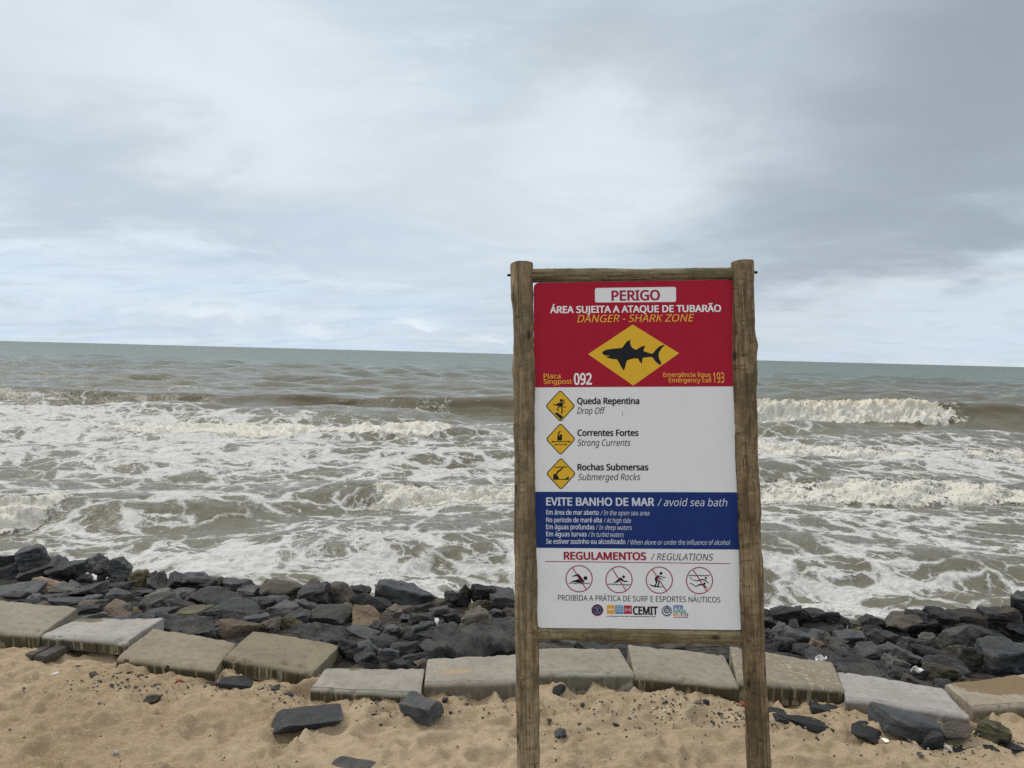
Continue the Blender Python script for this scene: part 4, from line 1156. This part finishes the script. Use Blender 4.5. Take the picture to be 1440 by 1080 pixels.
def text(txt, xl, yl, xr, yr, cap, mat, bold=0.0, it=0.0, layer=2, name='lettering'):
    v, f = glyphs(txt, bold)
    if bold > 0:                              # bolder weight: the same outlines laid a little aside
        n = len(v); sh = [(0, 0), (bold, 0), (-bold, 0), (bold * .6, bold * .6), (-bold * .6, -bold * .6), (bold * .6, -bold * .6), (-bold * .6, bold * .6)]
        v = np.vstack([v + np.array([a, b_, k * .5]) for k, (a, b_) in enumerate(sh)])
        f = [tuple(i + n * k for i in q) for k in range(len(sh)) for q in f]
    x, y = v[:, 0] + it * v[:, 1], v[:, 1] / CAP
    u = (x - x.min()) / (x.max() - x.min())
    lyr = LAYER(layer)
    ax, az = loc_px(xl, yl, lyr); bx, bz = loc_px(xr, yr, lyr); tx, tz = loc_px(xl, yl - cap, lyr)
    V = np.stack([ax + (bx - ax) * u + (tx - ax) * y * 0, lyr - .0001 * v[:, 2], az + (bz - az) * u + (tz - az) * y], -1)
    o = mesh_np(name, V, f, mat, board, smooth=False)
    bm = bmesh.new(); bm.from_mesh(o.data)
    for q in bm.faces:
        q.normal_update()
        if q.normal.y > 0: q.normal_flip()
    bm.to_mesh(o.data); bm.free()
IT = .22; BD = .030
text('PERIGO', 860, 422.6, 928.3, 421.7, 13.6, m_crm, BD, layer=3)
text('ÁREA SUJEITA A ATAQUE DE TUBARÃO', 773.3, 440.2, 1014.2, 438.2, 9.3, m_wht, BD)
text('DANGER - SHARK ZONE', 811.7, 453.2, 976.4, 452, 10.2, m_gold, .004, IT)
text('Placa', 764.4, 532.2, 788.3, 532.1, 6.6, m_gold, .012); text('Singpost', 764.4, 539.8, 804.4, 539.6, 6.6, m_gold, .012)
text('092', 807, 540.7, 832.5, 540.5, 15.4, m_wht, BD)
text('Emergência ligue', 932.8, 530, 999.7, 529.9, 6.2, m_gold, .012); text('Emergency call', 940.5, 537.8, 1000, 537.6, 6.2, m_gold, .012)
text('193', 1003, 538.4, 1018.6, 538.2, 14.4, m_gold, .006)
text('Queda Repentina', 811.7, 568, 899.2, 568, 8.4, m_blk, BD); text('Drop Off', 811.7, 581.9, 851.4, 582, 9, m_blk, 0, IT)
text('Correntes Fortes', 812, 612.8, 898, 612.8, 8.4, m_blk, BD); text('Strong Currents', 812, 627, 886.7, 627, 9, m_blk, 0, IT)
text('Rochas Submersas', 812, 661.2, 912, 661.2, 8.5, m_blk, BD); text('Submerged Rocks', 813, 675.2, 900.6, 675.2, 9, m_blk, 0, IT)
text('EVITE BANHO DE MAR', 768, 710.6, 920.3, 711.3, 10.8, m_pale, BD); text('/ avoid sea bath', 924.4, 711.5, 1023, 712, 10.6, m_pale, 0, IT)
for a, x0, x1, y, b_, x2, x3, y2 in (('Em área de mar aberto', 768, 842.2, 723.6, '/ In the open sea area', 844.4, 913.3, 724.4), ('No periodo de maré alta', 768, 846.4, 734.2, '/ At high tide', 848.9, 887.5, 735),
        ('Em águas profundas', 768, 836, 744, '/ In deep waters', 838, 888.9, 744.8), ('Em águas turvas', 768, 825, 754, '/ In turbid waters', 827, 877.2, 754.7),
        ('Se estiver sozinho ou alcoolizado', 768, 879.4, 764.5, '/ When alone or under the influence of alcohol', 881.7, 1027, 765.8)):
    text(a, x0, y, x1, y + .4, 6.5, m_pale, .020); text(b_, x2, y2, x3, y2 + .5, 6.6, m_pale, -.002, IT)
text('REGULAMENTOS', 792.8, 786.6, 908.9, 787.4, 10.3, m_crm, .034); text('/ REGULATIONS', 915.3, 787.5, 1003.3, 788.3, 9.4, m_grey, 0, IT)
text('PROIBIDA A PRÁTICA DE SURF E ESPORTES NÁUTICOS', 784.7, 844.3, 1013, 847.3, 7.7, m_blk, 0)
text('CEMIT', 890, 864, 925.3, 864.4, 11, m_blk, .036)
text('PER', 947.2, 857.2, 961.4, 857.3, 4.6, m_cy, .02); text('NAM', 947.2, 861.9, 964, 862, 4.3, m_teal, .02)
text('BU', 947.2, 866.4, 957, 866.5, 4.1, m_org, .02); text('C', 957.8, 866.5, 962, 866.5, 4.1, m_lr, .02); text('O', 962.8, 866.5, 967.8, 866.6, 4.1, m_nav, .02)
art('logo_small_print', m_nav, 1, ('stroke', [(947.3, 851.7), (960.4, 851.8)], .9)); art('logo_small_print', m_lr, 1, ('stroke', [(947.3, 868.2), (967.8, 868.4)], .9))

# posts and rails: round, hand-cut logs with knots
def log(name, axis_pts, mat, nseg=26, seed=0, wob=.0055, knots=(), res=.012, capmat=None):
    """axis_pts = (x, y, z, radius) along the log, in the sign's own space; knots = (t, angle, size)"""
    A = np.array(axis_pts, float)
    L = np.concatenate([[0], np.cumsum(np.linalg.norm(np.diff(A[:, :3], axis=0), axis=1))])
    n = max(int(L[-1] / res), 20); s = np.linspace(0, L[-1], n)
    def cr(col):                                     # smooth interpolation
        v = np.interp(s, L, A[:, col]); k = 9
        pad = np.pad(v, k, mode='reflect', reflect_type='odd'); ker = np.hanning(2 * k + 1); ker /= ker.sum()
        return np.convolve(pad, ker, 'valid')
    cx, cy, cz, rr = cr(0), cr(1), cr(2), cr(3)
    d = (A[-1, :3] - A[0, :3]); d /= np.linalg.norm(d)
    e1 = np.cross(d, [0, 1, 0]); e1 /= np.linalg.norm(e1); e2 = np.cross(d, e1)
    V = []
    ang = np.linspace(0, 2 * pi, nseg, endpoint=False)
    T, Sg = np.meshgrid(ang, s)
    rad = rr[:, None] + wob * fbm((np.cos(T) * 1.3 + 5).ravel(), (np.sin(T) * 1.3 + seed).ravel(), (Sg * 5).ravel(), o=4, seed=400 + seed).reshape(T.shape)
    rad += .0012 * vnoise((T * 4).ravel(), (Sg * 60).ravel(), seed=410 + seed).reshape(T.shape)
    for kt, ka, ks in knots:
        da = np.angle(np.exp(1j * (T - ka)))
        rad += ks * np.exp(-((Sg - kt) / .035) ** 2 - (da / .6) ** 2)
    for q in range(n):
        for k in range(nseg):
            V.append(np.array([cx[q], cy[q], cz[q]]) + rad[q, k] * (e1 * cos(ang[k]) + e2 * sin(ang[k])))
    fc = [(q * nseg + k, q * nseg + (k + 1) % nseg, (q + 1) * nseg + (k + 1) % nseg, (q + 1) * nseg + k) for q in range(n - 1) for k in range(nseg)]
    fc += [tuple(range(nseg))[::-1], tuple(range((n - 1) * nseg, n * nseg))]
    V = np.array(V)
    o = mesh_np(name, V, fc, mat, sign)
    bm = bmesh.new(); bm.from_mesh(o.data)
    caps = [f for f in bm.faces if len(f.verts) > 6]
    bmesh.ops.bevel(bm, geom=list({e for f in caps for e in f.edges}), offset=.004, segments=2, affect='EDGES')
    bmesh.ops.recalc_face_normals(bm, faces=bm.faces); bm.to_mesh(o.data); bm.free()
    o.modifiers.new('edge', 'EDGE_SPLIT').split_angle = R(55)
    return o
wl = m_wood('post_wood_olive', (.125, .094, .054), (.320, .245, .150), .7)
wr = m_wood('post_wood_brown', (.105, .074, .042), (.285, .208, .122), 1.0)
wt = m_wood('rail_wood_green', (.105, .086, .048), (.235, .195, .120), .4, 'x')
wb_ = m_wood('rail_wood_yellow', (.14, .108, .058), (.29, .235, .14), .6, 'x')
def post_pts(P, foot_x):
    q = []
    for px, py, wd in P:
        x, z = loc_px(px, py, 0.0); q.append((x, 0.0, z, wd * PXM * .5))
    q.append((q[-1][0] + foot_x, 0, -.42, q[-1][3] * 1.02))
    return q
pL = post_pts([(734, 370, 31.5), (733.6, 400, 32.5), (734.2, 425, 33), (736.5, 450, 31), (737.5, 520, 31), (737.6, 600, 30.6), (738, 655, 31), (738.2, 690, 32), (739, 760, 31), (740, 860, 32), (741.3, 905, 32), (742, 960, 30), (743.2, 1080, 30)], .004)
pR = post_pts([(1045, 368, 32), (1044.5, 385, 32.5), (1044.6, 430, 31.5), (1046.2, 470, 33), (1047.4, 490, 34), (1046.8, 520, 32), (1047, 580, 31.5), (1049.5, 620, 32.5), (1051.5, 690, 32.5), (1053.5, 745, 33), (1055.5, 800, 33), (1057, 850, 33), (1059, 890, 33), (1061.5, 930, 30.5), (1063.5, 1000, 30.5), (1066.8, 1080, 31)], .006)
postL = log('post', pL, wl, seed=1, knots=((.17, pi, .006), (.55, pi * .95, .005), (1.05, -1.4, .006), (1.75, -1.3, .005)))
postR = log('post', pR, wr, seed=2, knots=((.43, .1, .010), (1.25, 0, .004), (1.48, .1, .006)), wob=.0065)
def rail_pts(P):
    q = []
    for px, py, dm in P:
        x, z = loc_px(px, py, 0.012); q.append((x, .012, z, dm * PXM * .5))
    return q
log('rail', rail_pts([(744, 388, 20.5), (800, 387.5, 20.5), (845, 387.8, 20.8), (900, 388.2, 20), (960, 387, 20.5), (1034, 385.8, 20.5)]), wt, seed=3, wob=.0025, knots=((.38, 1.2, .004),))
log('rail', rail_pts([(748, 889.3, 19.5), (800, 890.2, 19.5), (870, 891.5, 20.5), (930, 893.3, 20.5), (990, 894.6, 19.5), (1052, 896.3, 20.5)]), wb_, seed=4, wob=.0035, knots=((.42, -1.0, .004), (.72, -1.2, .004)))
mb = m_plain('black_iron', (.012, .012, .013), .5)
for px, py, sg in ((716, 387, -1), (1062.5, 383, 1)):
    x, z = loc_px(px, py, 0)
    bm = bmesh.new(); bmesh.ops.create_cone(bm, cap_ends=True, segments=14, radius1=.0065, radius2=.0065, depth=.055)
    bmesh.ops.bevel(bm, geom=[e for e in bm.edges if abs(e.verts[0].co.z - e.verts[1].co.z) < 1e-4], offset=.0012, segments=1, affect='EDGES')
    bmesh.ops.rotate(bm, cent=(0, 0, 0), matrix=Matrix.Rotation(pi / 2, 3, 'Y'), verts=bm.verts); bmesh.ops.translate(bm, vec=(x - sg * .018, 0, z), verts=bm.verts)
    me = bpy.data.meshes.new('bolt'); bm.to_mesh(me); bm.free(); me.materials.append(mb)
    o = bpy.data.objects.new('bolt', me); COL.objects.link(o); o.parent = sign
